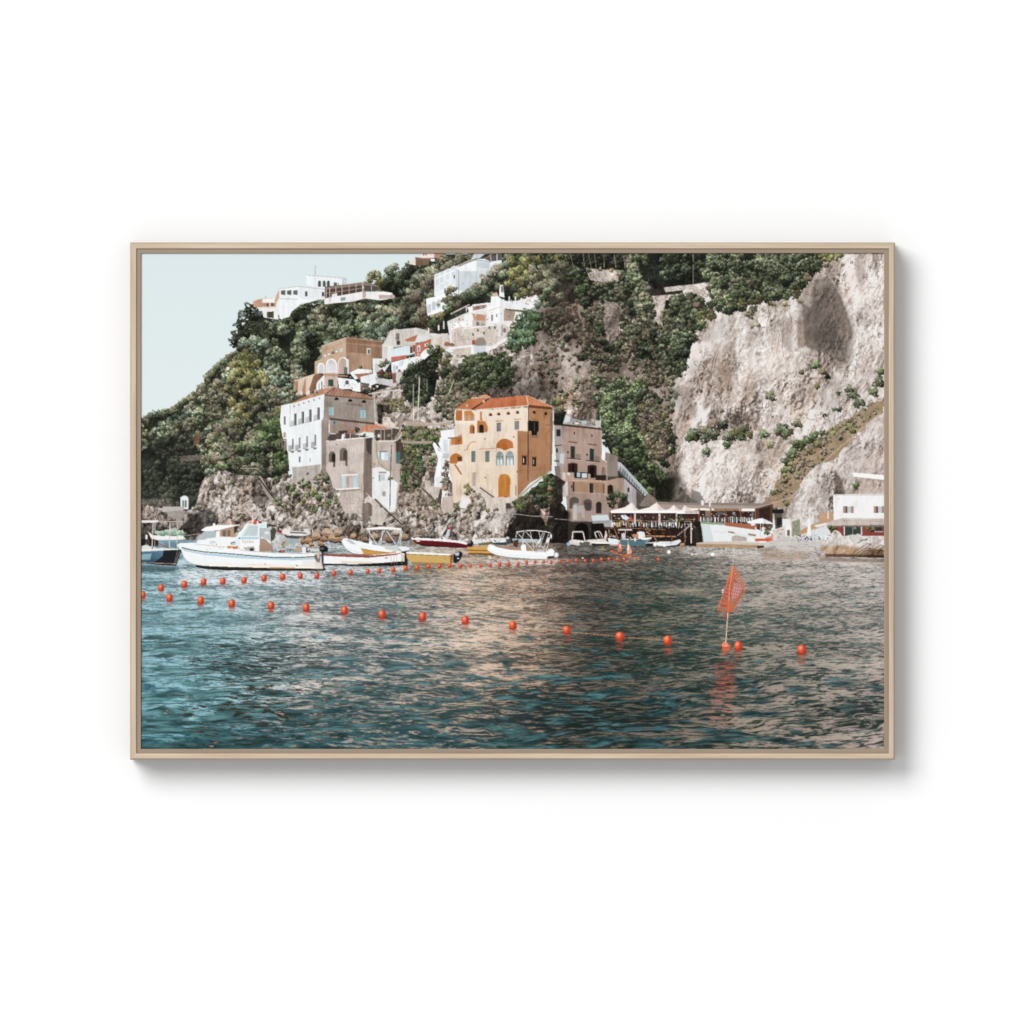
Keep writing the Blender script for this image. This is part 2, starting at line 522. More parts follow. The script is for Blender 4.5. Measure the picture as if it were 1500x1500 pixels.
# broad darker / browner zones of the rock
for q, c, a, b in (
        ('775 440 870 430 930 520 900 600 850 640 800 600 770 540', '6a5a50', .62, 14),
        ('880 500 990 540 985 640 1000 720 940 720 890 640', '6d5c50', .7, 12),
        ('812 480 835 490 868 560 850 580 820 530', 'cfc0b4', .45, 5),
        ('1010 530 1060 520 1075 560 1050 580 1010 560', '8d786b', .38, 7),
        ('985 575 1015 560 1020 610 1000 620', '7d6c64', .55, 5),
        ('1028 590 1042 570 1045 590 1032 602', '7d6c64', .5, 3),
        ('1052 528 1078 540 1083 602 1066 592 1050 560', '9a8576', .6, 4),
        ('1040 500 1075 505 1078 540 1048 530', 'b5a397', .5, 5),
        ('1096 455 1104 500 1098 560 1092 500', 'a8998e', .45, 3),
        ('1140 520 1150 560 1144 600 1136 560', 'a3948a', .45, 3),
        ('1160 520 1185 540 1178 600 1162 580', 'b3a59b', .4, 5),
        ('1040 700 1100 690 1120 715 1060 725', 'b3a69d', .45, 5),
        ('1215 540 1232 560 1226 590 1214 570', '9d8f87', .5, 4),
        ('1080 440 1100 520 1085 600 1070 600 1078 520', 'ede7e3', .5, 7),
        ('1112 440 1130 520 1120 640 1108 640 1112 540', 'efe9e5', .5, 8),
        ('1130 480 1170 520 1160 600 1130 590', 'e4d6cb', .35, 10),
        ('1000 640 1080 640 1120 700 1060 735 1000 715', 'e9e1dc', .38, 12),
        ('1028 470 1062 468 1066 492 1040 500 1022 500', '9d918b', .45, 4),
        ('1140 470 1162 462 1160 520 1146 505', '8a7a70', .5, 4),
        ('1240 371 1295 371 1295 560 1250 560', 'ece6e2', .30, 14),
        ('1255 371 1270 371 1268 400 1262 430 1254 400', '8f8078', .55, 3),
        ('1278 371 1286 371 1285 395 1278 400', '857a74', .6, 2),
        ('1230 420 1250 470 1250 520 1240 560 1260 560 1256 470', 'f0ebe8', .5, 4),
        ('1190 560 1240 560 1225 610 1195 600', 'a3958c', .35, 8),
        ('1180 525 1215 530 1220 548 1200 540', '8a7b72', .55, 4)):
    soft(q, c, a, b, noise=.35)
# dark hollow
soft('1190 400 1222 404 1254 486 1246 535 1190 520 1170 480 1170 440', '8f837b', .6, 5, noise=.3)
cave = rag('1194 410 1202 408 1212 407 1220 415 1230 432 1238 452 1244 470 1248 489 1241 505 1240 522 1234 530 1222 525 1205 516 1190 512 1180 506 1178 480 1176 458 1174 444 1180 446 1188 452 1192 438 1192 424', 1.0, 3, 5)
soft(cave, '82776f', .80, 2.6, noise=.12)
soft(rag('1196 420 1210 416 1222 430 1236 462 1244 488 1236 512 1216 514 1192 506 1182 486 1186 450', 2), '675c54', .62, 5, noise=.4)
rock(rag('1192 426 1212 414 1224 432 1238 468 1245 494 1236 514 1212 512 1188 502 1182 476', 2), '2f2925 544b45 7b7068 9a8d84 b3a69c', off=-.06, con=1.2, warm=.5, a=.55)
soft('1206 470 1226 480 1232 508 1204 508 1190 490', '574e48', .5, 5, noise=.4)
soft('1180 462 1200 440 1215 470 1232 500 1225 520 1190 508 1180 490', '4c4642', .45, 5, noise=.3)
soft('1198 412 1208 440 1204 470 1214 430', '6b5a4c', .4, 3)
soft('1226 445 1240 480 1242 500 1230 490', '8b7464', .5, 3)
soft('1167 470 1180 468 1182 506 1170 510', '7d6757', .55, 3, noise=.4)
soft('1221 416 1232 435 1246 478 1249 490 1238 488 1226 452 1214 424', '81756c', .6, 1.0, noise=.2)
soft('1166 466 1180 466 1182 512 1168 508', '8b7566', .4, 4)
soft('1218 520 1236 530 1232 542 1220 536', '6d5b50', .6, 3)
# fissures and ledges
for i in range(34):
    x, y = rng.uniform(1010, 1290), rng.uniform(440, 640)
    if x < 1060 and y < 480:
        continue
    n = int(rng.integers(4, 11))
    q = [(x, y)]
    for k in range(n):
        q.append((q[-1][0] + rng.normal(-.8 if i % 3 else 4.5, 1.6), q[-1][1] + (rng.uniform(4, 8) if i % 3 else rng.normal(1.0, 1.4))))
    q = np.array(q)
    wd = rng.uniform(.5, 1.5)
    for k in range(n):
        L(q[k:k + 2].ravel(), wd * (1 - abs(2 * k / n - 1) * .6), ('6f625a', '7d6f66', '5f534c')[i % 3], n=4, a=.6)
        L((q[k:k + 2] + [wd, 0]).ravel(), wd * .7, 'efe9e5', n=4, a=.35)
L('1216 410 1225 420 1238 446 1248 470 1252 490 1246 506', 1.0, 'e9e3df', n=4, a=.35)
# foot of the cliff in shadow
soft('955 690 990 690 1010 730 1040 745 960 750 940 720', '3c3632', .66, 9, noise=.5)
rock(rag('950 695 985 700 1004 722 1032 746 955 750', 2), '1d1916 3a332e 5e554e 857a72', BOUL, off=-.05, a=.75)
soft('985 700 1010 720 1034 746 990 744', '7a7069', .5, 5, noise=.5)
P(rag('1012 716 1026 722 1034 736 1014 738', 1), '6e6a66', st=8, a=.7)
# upper vegetation
UP = item('cliff_scrub', 'dark evergreen scrub and brown bushes growing on the cliff')
P('740 371 1000 371 1000 430 880 440 800 450 770 440 745 425', '3a352e', n=4, st=9)
forest('735 371 1000 371 1000 400 940 420 860 410 800 420 745 430 730 400', 'mid ever*2 olive', (5, 10), 1.2, hi=.88)
P('838 371 920 371 925 392 905 394 850 394 836 385', '23231f', n=9, st=8)
P('950 371 1045 371 1040 412 1000 420 960 424 945 400', '22241f', n=9, st=8)
forest('836 371 925 371 930 380 925 392 905 392 850 392 834 386', 'dark*3 ever', (4, 8), .8, hi=.8, under=None)
forest('1000 371 1045 371 1040 405 1010 412 975 414 985 395', 'dark*3 ever', (4, 8), .6, hi=.75, under=None)
for x in (842, 857, 866, 873, 884, 902, 916, 930):
    L([x - 4 + rng.normal(0, 2), 371, x + rng.normal(0, 1), 393], .8, '8e8178', ident=False)
for x, y, r in ((748, 384, 9), (758, 398, 10), (770, 384, 9), (764, 412, 9), (750, 404, 8), (776, 402, 8), (790, 380, 8), (745, 416, 6), (768, 428, 7), (758, 434, 6), (815, 378, 8), (822, 374, 6)):
    crown(x, y, r, 'pine', hi=.8)
for x, y, r in ((783, 408, 10), (790, 420, 9), (796, 395, 10), (806, 405, 11), (815, 392, 10), (800, 418, 9), (822, 402, 9), (812, 416, 9), (826, 390, 8), (780, 396, 8)):
    crown(x, y, r, 'olive', hi=.78)
P('858 393 905 396 906 412 896 416 864 410', 'b3a79e', n=10, st=14, sk=5)
for x, y, r, p in ((862, 396, 4, 'olive'), (860, 412, 5, 'mid'), (872, 416, 4, 'dead'), (886, 418, 5, 'olive'), (900, 414, 5, 'mid'), (908, 402, 5, 'olive'), (896, 396, 3, 'yel'), (880, 394, 2.5, 'dead')):
    crown(x, y, r, p, hi=.9)
P('972 421 1000 418 1045 414 1046 419 1010 424 975 428', 'c9bfb7', n=4, st=9)
P('1014 424 1040 420 1040 434 1018 440', 'c0b3aa', n=5, st=18)
L('1015.4 371 1015.6 417', 1.0, 'b3a89f', ident=False)
forest('925 372 948 372 950 420 955 470 990 500 995 545 960 560 935 500 925 440 905 420 920 395', 'mid*2 olive*2 ever', (4, 8), 1.35, hi=.95)
forest('905 430 925 430 960 500 955 530 915 500', 'olive*2 mid ever', (4, 7), 1.0, hi=.9, under=None)
forest('865 418 910 415 925 432 900 445 880 438 862 430', 'mid olive ever', (3, 6), 1.2, hi=.9, under=None)
forest('836 424 858 420 862 432 845 438', 'green mid', (3, 6), 1.1, hi=.85)
forest('960 372 1005 372 1008 400 985 412 965 395', 'ever*2 blue', (4, 8), .8, hi=.8, under=None)
soft(cave, '6f645d', .35, 2)
soft('1196 412 1214 410 1206 425 1198 440', 'a3968d', .5, 3)
soft('1236 440 1250 488 1240 500', 'a3958b', .4, 3)
forest('975 440 1020 430 1030 450 1018 480 1010 520 1000 540 975 520 970 470', 'mid ever olive', (4, 8), 1.3, hi=.92, under='262923')
forest('1035 371 1200 371 1198 392 1180 410 1165 432 1120 440 1085 436 1060 446 1040 430 1032 400', 'mid*3 ever*2 olive', (4, 8), 1.45, hi=.97)
forest('1040 440 1085 432 1120 436 1120 446 1090 452 1055 458 1030 476 1018 482 1014 470', 'yel green mid', (3, 6), 1.3, hi=.85, under=None)
forest('1160 372 1205 372 1195 395 1175 400', 'mid ever', (4, 7), 1.2, hi=.95, under=None)
forest('1200 371 1240 371 1225 380 1205 384', 'yel pine', (3, 5), 1.1, hi=.85, under=None)
for x, y, r, p in ((1168, 424, 5, 'yel'), (1150, 446, 4, 'yel'), (1128, 444, 4, 'yel'), (1132, 446, 3, 'dead'), (1098, 460, 7, 'yel'), (1104, 452, 6, 'olive'), (1102, 478, 3, 'yel'), (1111, 477, 2.5, 'dead'), (1055, 430, 5, 'dead'), (1022, 448, 6, 'dead'), (1090, 424, 5, 'green'), (1172, 442, 4, 'yel'), (1156, 410, 6, 'ever'), (1162, 420, 6, 'mid'), (1145, 425, 7, 'mid'), (1210, 388, 4, 'dead'), (1234, 388, 2.5, 'yel'), (1186, 408, 4, 'dead')):
    crown(x, y, r, p, hi=.88)
# brown scrub in the middle
forest('780 430 850 430 880 470 890 520 850 530 815 500 790 470', 'dead*4 olive ever', (3, 7), .55, hi=.76, under=None)
forest('850 440 905 450 915 520 895 545 860 520', 'dead*2 ever*2 olive', (3, 7), .6, hi=.78, under=None)
forest('860 500 930 500 985 560 960 600 900 590 870 560', 'mid olive*2 ever dead*2', (3, 7), .5, hi=.85, under=None)
soft('785 450 835 440 850 500 820 520 795 490', '332a26', .45, 8, noise=.6)
soft('812 500 832 505 850 560 838 545 822 530', 'd3c6bc', .55, 3, noise=.5)
soft('770 520 812 545 810 600 775 580', '6e5d52', .35, 7, noise=.4)
rock('812 560 850 545 880 580 890 620 850 616 815 605', '4d433c 83746a a9988c c9bbb0', off=.0, con=1.1, warm=.5)
rock(rag('886 440 905 445 908 490 893 505 884 470', 2), '4d443f 83776f a3958b c2b5ab', off=-.05, con=.9)
for x, y, r, p in ((846, 560, 5, 'green'), (838, 572, 5, 'olive'), (862, 590, 6, 'dead'), (822, 590, 4, 'dead'), (800, 575, 5, 'dead'), (812, 584, 5, 'yel'), (822, 597, 6, 'olive'), (818, 588, 7, 'yel'), (806, 582, 6, 'green')):
    crown(x, y, r, p, hi=.85)
forest('772 470 880 480 890 600 800 592', 'dead*2 olive ever', (2, 4.3), .10, hi=.9, under=None)
forest('905 500 990 545 985 620 960 600', 'dead olive ever', (2, 4.3), .14, hi=.9, under=None)
# vines down the middle of the cliff
forest('868 560 940 560 970 600 990 640 975 690 960 720 925 700 900 660 880 620', 'green*2 mid*3 ever*2', (3, 6), .80, hi=.88, under=None)
forest('935 588 968 590 985 640 970 680 945 660 935 620', 'dead*3 yel olive', (3, 6), .9, hi=.85, under=None)
forest('880 600 925 610 945 660 955 700 930 690 895 650', 'green*2 mid', (3, 6), .85, hi=1.0, under=None)
soft('905 700 940 690 990 700 985 735 940 735 915 712', '14160f', .75, 6)
forest('935 690 975 690 980 700 950 708', 'green mid', (3, 5), 1.0, hi=.8, under=None)
for x, y, r, p in ((1020, 636, 10, 'ever'), (1012, 640, 8, 'green'), (1034, 630, 9, 'olive'), (1048, 622, 10, 'dead'), (1046, 636, 9, 'mid'), (1060, 622, 7, 'ever'), (1032, 644, 7, 'mid'), (1035, 662, 6, 'green'), (1068, 640, 8, 'mid'), (1078, 634, 8, 'yel'), (1090, 628, 8, 'olive'), (1065, 652, 6, 'green'), (1086, 640, 7, 'green'), (1098, 636, 6, 'yel'), (985, 592, 5, 'dead'), (990, 580, 5, 'mid'), (1024, 572, 4, 'dead'), (1057, 602, 3, 'dead'), (1127, 579, 7, 'olive'), (1132, 584, 4, 'mid'), (1119, 636, 7, 'green'), (1146, 628, 9, 'ever'), (1152, 634, 9, 'mid'), (1140, 632, 6, 'mid'), (1168, 620, 7, 'olive'), (1128, 652, 6, 'yel'), (1194, 535, 7, 'green'), (1206, 545, 5, 'yel'), (1212, 552, 4, 'dark'), (1197, 566, 4, 'yel'), (1174, 545, 4, 'olive'), (1288, 560, 9, 'green'), (1280, 574, 7, 'green'), (1290, 545, 6, 'green'), (1250, 578, 8, 'green'), (1258, 590, 8, 'mid'), (1264, 602, 6, 'mid'), (1276, 592, 6, 'dead'), (1244, 570, 6, 'olive'), (1230, 600, 4, 'ever'), (1228, 576, 3, 'ever'), (1208, 608, 3, 'ever'), (1222, 600, 3, 'green')):
    crown(x, y, r, p, 1.3, hi=.95, fine=(1, 2))
# dry grass ramp
RAMP = item('dry_grass_slope', 'brown dry grass ramp rising to the right below the cliff')
P(rag('1110 742 1132 722 1140 700 1150 682 1172 660 1200 640 1225 622 1255 606 1295 582 1295 606 1268 624 1246 646 1224 672 1195 684 1180 702 1160 735 1150 745', 2), 'a08a70', n=5, st=14)
for q in range(260):
    t = rng.random()
    x, y = 1120 + 170 * t + rng.normal(0, 9), 735 - 138 * t + rng.normal(0, 9)
    stamp(x, y, int(rng.integers(2, 4)), ramp('6d5340 94795d b59d7e c6b394 8f9463', np.array([rng.random()]))[0])
soft('1195 640 1240 615 1246 625 1200 655', '8c9165', .4, 6, noise=.5)
for x, y, r, p in ((1162, 664, 9, 'green'), (1154, 676, 8, 'ever'), (1172, 652, 9, 'green'), (1166, 650, 7, 'mid'), (1182, 646, 8, 'green'), (1192, 640, 8, 'green'), (1200, 650, 8, 'yel'), (1186, 660, 6, 'yel'), (1204, 634, 5, 'mid'), (1148, 690, 6, 'green'), (1160, 688, 6, 'mid'), (1150, 704, 5, 'green'), (1132, 722, 4, 'green'), (1246, 626, 5, 'yel'), (1250, 632, 4, 'green'), (1222, 630, 5, 'yel'), (1230, 640, 5, 'yel'), (1152, 738, 4, 'yel')):
    crown(x, y, r, p, 1.3, hi=.92, fine=(1, 2))
forest('1135 720 1160 670 1200 640 1250 608 1290 590 1290 600 1250 632 1215 668 1175 700 1150 735', 'yel dead*3 olive', (1.5, 4.2), .17, hi=1.25, under=None)
L('1110 742 1140 735 1160 728 1200 682 1290 604', .9, 'c9b8a2', ident=False)
BLUFF = item('rock_bluff', 'pale rock bluff behind the white beach house')
rock(rag('1218 680 1236 660 1258 640 1275 618 1286 610 1295 608 1295 742 1220 742', 1.5), '5d524c 9c9088 c7bcb5 e3dcd8', off=.16, con=.95, warm=.35)
rock(rag('1152 752 1166 722 1180 696 1192 686 1206 677 1214 678 1224 690 1232 706 1238 732 1236 748 1224 768 1200 780 1155 772', 1.5), '4f4641 93877f c8beb8 e6e1de', off=.16, con=1.05, warm=.2)
soft('1222 688 1232 700 1240 730 1228 735 1222 710', '57493f', .75, 2)
soft('1205 690 1218 700 1214 730 1206 740', '857973', .5, 3)
soft('1262 700 1295 690 1295 722 1250 728', 'a78a78', .4, 6)
crown(1254, 712, 5, 'green', 1.3)
P('1249 692 1295 696 1295 703 1250 698', 'f1eeec', n=2)
# ---- houses high on the slope ------------------------------------------------
HG = 'houses on the printed hillside'
item('house', 'small tan villa at the left end of the ridge, behind the dark tree', HG)
P('371 441 384 437 405 437 405 452 372 450', 'd9c2b2')
P('371 441 384 437.5 384 450 371 449', 'c39a80')
R(383, 444, 405, 449, 'b58e76'); R(391, 444, 394, 449, '5c4a44'); R(397, 444, 401, 448, '6b4f45'); R(394, 444, 396, 449, 'e8ddd6')
P('385 438 404 437 403 443 385 443', 'eeeceb'); R(383, 450, 405, 453, 'e6e2e0'); L('389 433 389.5 437', 1, '9aa1a3')
P('384 453 407 453 408 468 386 465', 'eceae9'); P('391 457 401 456 401 466 391 465', '4d4a35', n=9)
item('house', 'white flat roofed villa with three arched windows on its upper storey', HG)
P('449 403 458 402 458 419 449 418', 'e9edef')
P('458 402.5 500 408 508 408 508 420 500 426 458 421', 'e6eaec')
P('501 408 508 408.5 508 417 501 417', 'c9d1d5')
L('450 403 500 407 508 408.5', 1.1, 'c3bcbb')
L('461.5 391 461.8 402', 1.2, 'b4babd'); L('462 389 462 391', .7, '9aa')
for x in (466.2, 472.8, 479.2):
    A(x, x + 4, 411, 420, '4b5150', slope=.06)
W(489, 414, 493.5, 419, '62696b', .05); W(494.5, 414.5, 496, 418, '8b9193')
P('408 422 437 419 470 422 478 424 478 436 440 446 413 468 409 466', 'eef0f1')
P('437 419.5 478 423.5 478 438 452 440 438 436', 'e2e6e8')
L('408 423 437 419.5 478 424', 1.0, 'c2b9b8')
for x in (411.5, 420.5, 429.5):
    P([x, 425.5, x + 6.5, 425, x + 6.5, 432, x, 431.5], '666d6b')
P('409 437 437 436 432 440 432 444 424 464 413 467 410 460', 'e9edef'); L('409 437.5 436 438.5', .9, 'b6bbbe'); L('412 449 431 451', .5, 'cfd5d8')
W(447, 427, 450.5, 434, '5b6264'); W(471.5, 428, 475, 434, '4b4b49')
P('405 432 409 424 409 436 403 446 402 440', 'cfa992'); P('404 446 408 440 408 458 405 456', 'efecea')
item('house', 'white terrace house with a long brown pergola on the ridge', HG)
P('475 437 532 427 560 427 575 429 576 437 556 440 535 437 516 442 490 444 475 446', 'ebe9e8')
P('476 420 531 414 531 427 476 437', '54453f')
P('476 421 482 420 533 413 551 417 556 420 532 418 480 424', '8e7c72')
P('532 418 557 420 556 425 535 427', '5d544e')
for x in (478, 483, 492, 501, 511.5, 521.5, 531):
    L([x, 422 - (x - 478) * .14, x, 436 - (x - 478) * .16], 1.3, 'cdb9ad')
L('476 430 531 422', .8, 'b9aba2'); L('508 411 533 414', .5, 'c9d4da'); L('544 418 544 426', .8, 'c9b8ae')
R(482, 435, 485, 443, 'bcc6c8'); P('499 436 506 435 506 440 499 441', '8f989c'); P('486 431 494 429 494 434 486 436', 'e2ddda')
P('531 427 536 427 536 436 531 437', 'b8a79f'); P('557 427 575 429 574 433 557 431', 'f0efee'); P('554 432 578 432 578 437 556 438', 'bfaea2', n=8)
item('house', 'pink and white villa cut off by the top edge of the picture', HG)
P('609 377 609 389 598 386 601 383', 'e7d9cf'); P('609 378 630 380 628 388 612 390 609 388', '77624f', n=8)
P('608 377 633 378 634 382 609 380', '8c6a58'); R(616, 371, 637, 378, 'eddcd8'); R(636, 371, 645, 378, 'b98f7f')
R(619.5, 371.5, 621.5, 374, '5d5955'); R(623, 371.5, 625, 374, '6d6965'); P('631 379 637 379 637 383 631 383', 'f2eeec')
WT = item('house', 'tall white tiered block with balconies near the top edge', HG)
P('636 402 672 388 700 379 735 378 735 392 722 406 705 418 690 432 660 434 636 434', 'e8ecee')
P('669 394 700 396 730 385 735 385 735 392 716 410 702 422 690 430 669 424', 'd3dade', g='c4cdd2')
P('669 392 697 380 698 397 672 397', 'eef1f2')
P('698 380 719 383 717 395 698 397', 'd5dcdf'); P('700 384 716 385 715 393 700 392', 'c2cdd0')
P('671 388 697 376 697 379 673 391', 'aaa79b'); L('669 391 697 380.5 719 383.5', 1, 'a0908a')
P('707 378 735 371 735 381 719 383', '5f5e5e'); L('728 371 728 384', 1, 'e6e4e2'); L('718 372 720 384', 1, 'cfc7c2')
P('695 371 712 371 703 378 690 380', 'ccd3d8'); L('709 379 722 372', 1.2, 'b57f70')
P('730 384 736 386 736 390 728 388', 'e5eaec')
for i, x in enumerate((638, 645, 653, 661.5)):
    y = 402.5 - i * 4
    P([x, y, x + 5, y - 2, x + 5, y + 4, x, y + 5.5], 'd2d9dd')
    P([x, y + 8, x + 5, y + 6, x + 5, y + 14, x, y + 16], 'd3dadd')
    P([x, y + 18, x + 5, y + 16, x + 5, y + 24, x, y + 26], 'dce2e5')
L('637 408 668 396', 1, 'f6f8f8'); W(664.5, 403, 666.3, 408, '5d6468'); L('668 394 668 428', .8, 'b3bbc0'); L('672 395 672 430', .6, '98a0a5')
P('624 438 648 433 654 432 655 455 626 463', 'f0f2f3')
for x, y in ((626, 446), (632.5, 442), (640, 439)):
    A(x, x + 5.5, y, y + 13, 'c8cfd3', slope=-.25)
L('625 438 655 431', 1.2, 'f8fafa'); P('629 461 648 460 647 465 630 465', 'b9a396', n=9)
HS = item('hillside_shrubs', 'bushes between the upper white houses')
for x, y, r, p in ((655, 428, 5, 'olive'), (662, 424, 6, 'yel'), (660, 436, 6, 'olive'), (652, 440, 5, 'olive'), (664, 446, 8, 'mid'), (676, 436, 9, 'mid'), (690, 428, 9, 'mid'), (700, 420, 8, 'olive'), (712, 410, 9, 'olive'), (722, 400, 8, 'olive'), (732, 392, 7, 'olive'), (684, 440, 9, 'ever'), (698, 434, 8, 'ever'), (710, 426, 8, 'mid'), (722, 416, 8, 'ever'), (736, 404, 7, 'mid'), (730, 420, 6, 'olive'), (720, 432, 5, 'mid'), (672, 446, 6, 'dead'), (656, 454, 7, 'green'), (645, 463, 7, 'yel'), (634, 474, 8, 'green'), (648, 470, 5, 'ever'), (740, 388, 6, 'blue'), (642, 446, 2.5, 'yel')):
    crown(x, y, r, p, 1.3, hi=.92)
TW = item('house', 'cluster of white stepped houses with terraces beside the cliff', HG)
P('655 471 690 455 692 446 720 443 719 434 730 434 735 442 762 440 785 432 792 436 792 444 768 458 757 470 752 500 742 504 700 522 660 528 640 512 628 520 628 488 658 490', 'e6e3e1')
P('655 472 690 456 690 466 661 474', 'ddd3cc'); P('661 474 688 462 688 469 662 475', 'd8d0ca', n=8)
L('688 446 660 460', 2.0, 'd9c4b8'); P('684 450 714 443 716 447 694 452 688 460', 'f0f0f0')
for x in (683, 690, 697, 704, 711):
    L([x, 449 - (x - 683) * .08, x, 457 - (x - 683) * .1], 1.4, 'f2f1f0')
P('692 449 712 446 712 451 693 455', '9b8377', n=12); E(697.5, 452, 2.6, 1.8, 'b06b58')
P('661 474 680 470 680 506 661 502', 'f3f2f2'); P('680 461 692 459 692 477 680 480', 'eeedec'); P('692 460 713 463 711 470 694 469', 'c99c80'); L('691 460 713 462', 1, 'a98c7e')
P('692 469 712 470 712 477 692 478', 'c9bdb7'); R(698, 472, 702, 477, '6f6a6a'); R(705, 473, 707, 477, '887')
W(665, 481, 668.5, 494, '7c8082'); R(664.5, 480, 669, 481.2, 'dadada')
P('719 434 730 434 737 440 737 452 714 458 714 450 719 446', 'f1f2f2')
P('733 438 739 438 739 478 732 478 732 452', 'dde0e1'); L('715 456 733 449.5', 1, 'd8c8bc')
P('716 456 732 451 732 472 716 474', 'f3f4f4'); W(719.5, 461, 722, 470, '84898c'); 
P('732 418 737 417 739 436 731 434', 'efefef'); A(734, 737, 419, 428, '6a6a68'); P('721 430 728 428 730 434 722 434', 'd9b8a8')
P('737 440 770 445 784 432 792 438 790 444 770 455 737 452', 'e9ebec'); 
for x in (746, 755):
    L([x, 434, x, 443], 1.6, 'f1efee')
P('739 452 774 455 768 458 740 454', '77705a', n=8); P('738 454 755 456 752 470 738 470', 'ad978a'); L('737.5 455 737.5 478', 1.4, 'f0f0ee'); L('756 457 756 463', 1, 'efefee')
for q in range(34):
    E(770 + rng.random() * 20, 434 + rng.random() * 12, 1.3, 1, ('f3f1f0', 'b99a8c', 'cfcac8')[q % 3])
P('661 483 676 478 680 480 740 476 752 478 752 498 738 504 714 512 700 520 676 516 662 512', 'd3c7be', n=8, st=7)
L('676 482 735 475 752 477', 1.6, 'eeeae7')
P('735 474 739 474 739 498 735 500', 'd6d4d3'); L('735.5 476 735 496', 1.3, '85766c'); P('737 481 741 481 741 487 737 487', '857468'); P('747 482 750 480 750 488 747 490', '857468'); P('728 476 735 475 735 500 729 501', 'dddad7')
A(696, 712, 494, 506, '97897d'); P('697 503 711 503 711 507 697 507', '8f8f86'); R(691.5, 498, 696, 505, 'a8543f')
for x, y in ((700, 484), (709, 488), (717, 480), (693, 490), (725, 480)):
    E(x, y, 1.7, 2.2, ('6f7a50', '5d7a4a', '86704e', '94705c')[int(x) % 4], n=8)
P('652 510 692 505 696 508 735 506 740 498 742 500 732 512 700 524 690 536 655 524 651 514', 'e9ebec', n=4)
P('693 507 712 506 712 520 696 524', 'cfd3d8'); L('742 496 722 508 700 525', 3.2, 'ecebe9'); L('742 500 724 512', 1, 'a37a66')
P('662 512 690 508 690 526 664 524', 'cfc4b6', n=12, st=10); P('628 492 656 488 661 505 655 512 648 510 640 512 629 508', 'd4c9c0', n=7, st=6)
L('645 491 645 505', 1.2, 'e9e6e4'); E(655, 504, 4, 3.4, 'a46b54', n=10); E(662, 505, 4, 2.6, '7f6b5a', n=10)
L('628 480 628 494', 1.6, 'efeeec'); L('642.5 476 642.5 484', 1.6, 'efeeec'); L('650 470 650 482', 1.6, 'efeeec')
clutter('660 450 715 445 735 455 735 475 690 478 662 500', 60, '8d8a88 c9beb6 f4f3f2 b99a8a 6f6f70 e0d8d2')
clutter('738 436 790 432 785 445 740 452', 24, 'b7aca4 f6f5f4 8d8078 d8cec8')
clutter('655 482 735 478 735 500 665 512', 34, 'a3958a 7f7268 e6dfd9 8b8f6e b5a89e')
clutter('628 486 660 488 655 510 632 508', 14, '9a8f86 e9e6e3 b07a62')
for x, y in ((672, 466), (700, 472), (708, 474), (727, 460), (745, 462), (762, 461)):
    R(x, y, x + 1.6, y + 3.4, '77787a')
L('660 483 676 478', .7, 'f5f4f2'); L('690 456 716 452', .6, 'f7f6f5'); L('740 478 752 478', .8, 'efece9'); L('664 500 694 496', .6, 'b3a79d')
RED = item('house', 'long white house with brick red end wall and glazed veranda', HG)
P('560 506 566 495 572 484 610 480 626 484 632 492 632 498 560 512', 'd6d2ce', n=5)
P('572 484 580 482 606 484 606 505 576 509', 'cdc5be', n=6, sk=4); R(580, 488, 585, 498, '7c7772'); P('581 499 586 499 586 505 581 505', '433f3c')
P('592 498 612 490 608 500 596 500', 'b87354', n=8); P('612 491 628 494 626 500 608 501', 'd9dadb')
L('577.5 480 577.5 508', 1.2, 'dcd8d4')
P('560 504 576 508 576 516 573 530 563 545 560 540', 'e3e3e2'); P('561 506 568 508 566 540 562 540', 'cdccca')
P('573 512 600 506 609 503 608 518 574 527', 'dfe6ea')
for i in range(5):
    x = 575 + i * 6.6
    P([x, 513 - i * 1.5, x + 5, 512 - i * 1.5, x + 5, 521.5 - i * 1.5, x, 523 - i * 1.5], 'cddde6', g='dde6ea')
L('573 512 609 503', 1, 'b9c0c4'); P('573 523 596 520 596 525 573 530', 'c17560')
P('600 506 609 504 610 516 601 518', 'c9a092'); R(601, 508, 604, 517, '4c4542'); R(605, 506, 608, 515, '7d4f47')
P('608 505 632 496 632 508 622 512 614 522 609 523', 'c4725e'); P('611 507 615.5 505.5 615.5 515 611 516', 'ece7e4'); R(612.2, 508, 614.4, 515, '80868a'); P('622 504 627 502 627 507 622 508', 'f1efee'); P('623.3 504 626 503 626 506.6 623.3 507', '777c80')
P('632 492 650 488 650 512 640 520 630 520', 'dad4ce', n=5); P('640 495 648 492 648 505 640 506', 'd0c4ba')
P('573 531 597 525 614 521 622 512 632 508 636 514 620 528 600 540 592 546 574 546', 'edeff0')
A(575.5, 580, 534, 545, 'c3ccd2'); R(581, 536, 582.5, 541, '5f6468'); P('584 530 592 528 590 536 583 538', 'd4dce2'); A(583, 587, 541, 546, '6d5a52')
for q in range(26):
    R(*(lambda x, y: (x, y, x + 1.5, y + 2))(597 + rng.random() * 20, 517 + rng.random() * 12), ('b7c4cc', 'e9e7e4', '8a6f68', 'd8c65e', 'c98', '667')[q % 6])
BRW = item('house', 'brown flat roofed house with three tall arches', HG)
P('471 507 507 494 507 548 472 548', 'c8ab92', sk=4); P('507 494 560 500 560 518 545 540 545 545 507 548', 'a2836b', sk=5, st=3)
P('507 494 560 500 560 505 507 502', '8f6c54', sk=5); P('507 503 560 509 560 524 548 524 507 516', '93745f', sk=6); L('507 502.5 560 508.5', .9, 'a88a74')
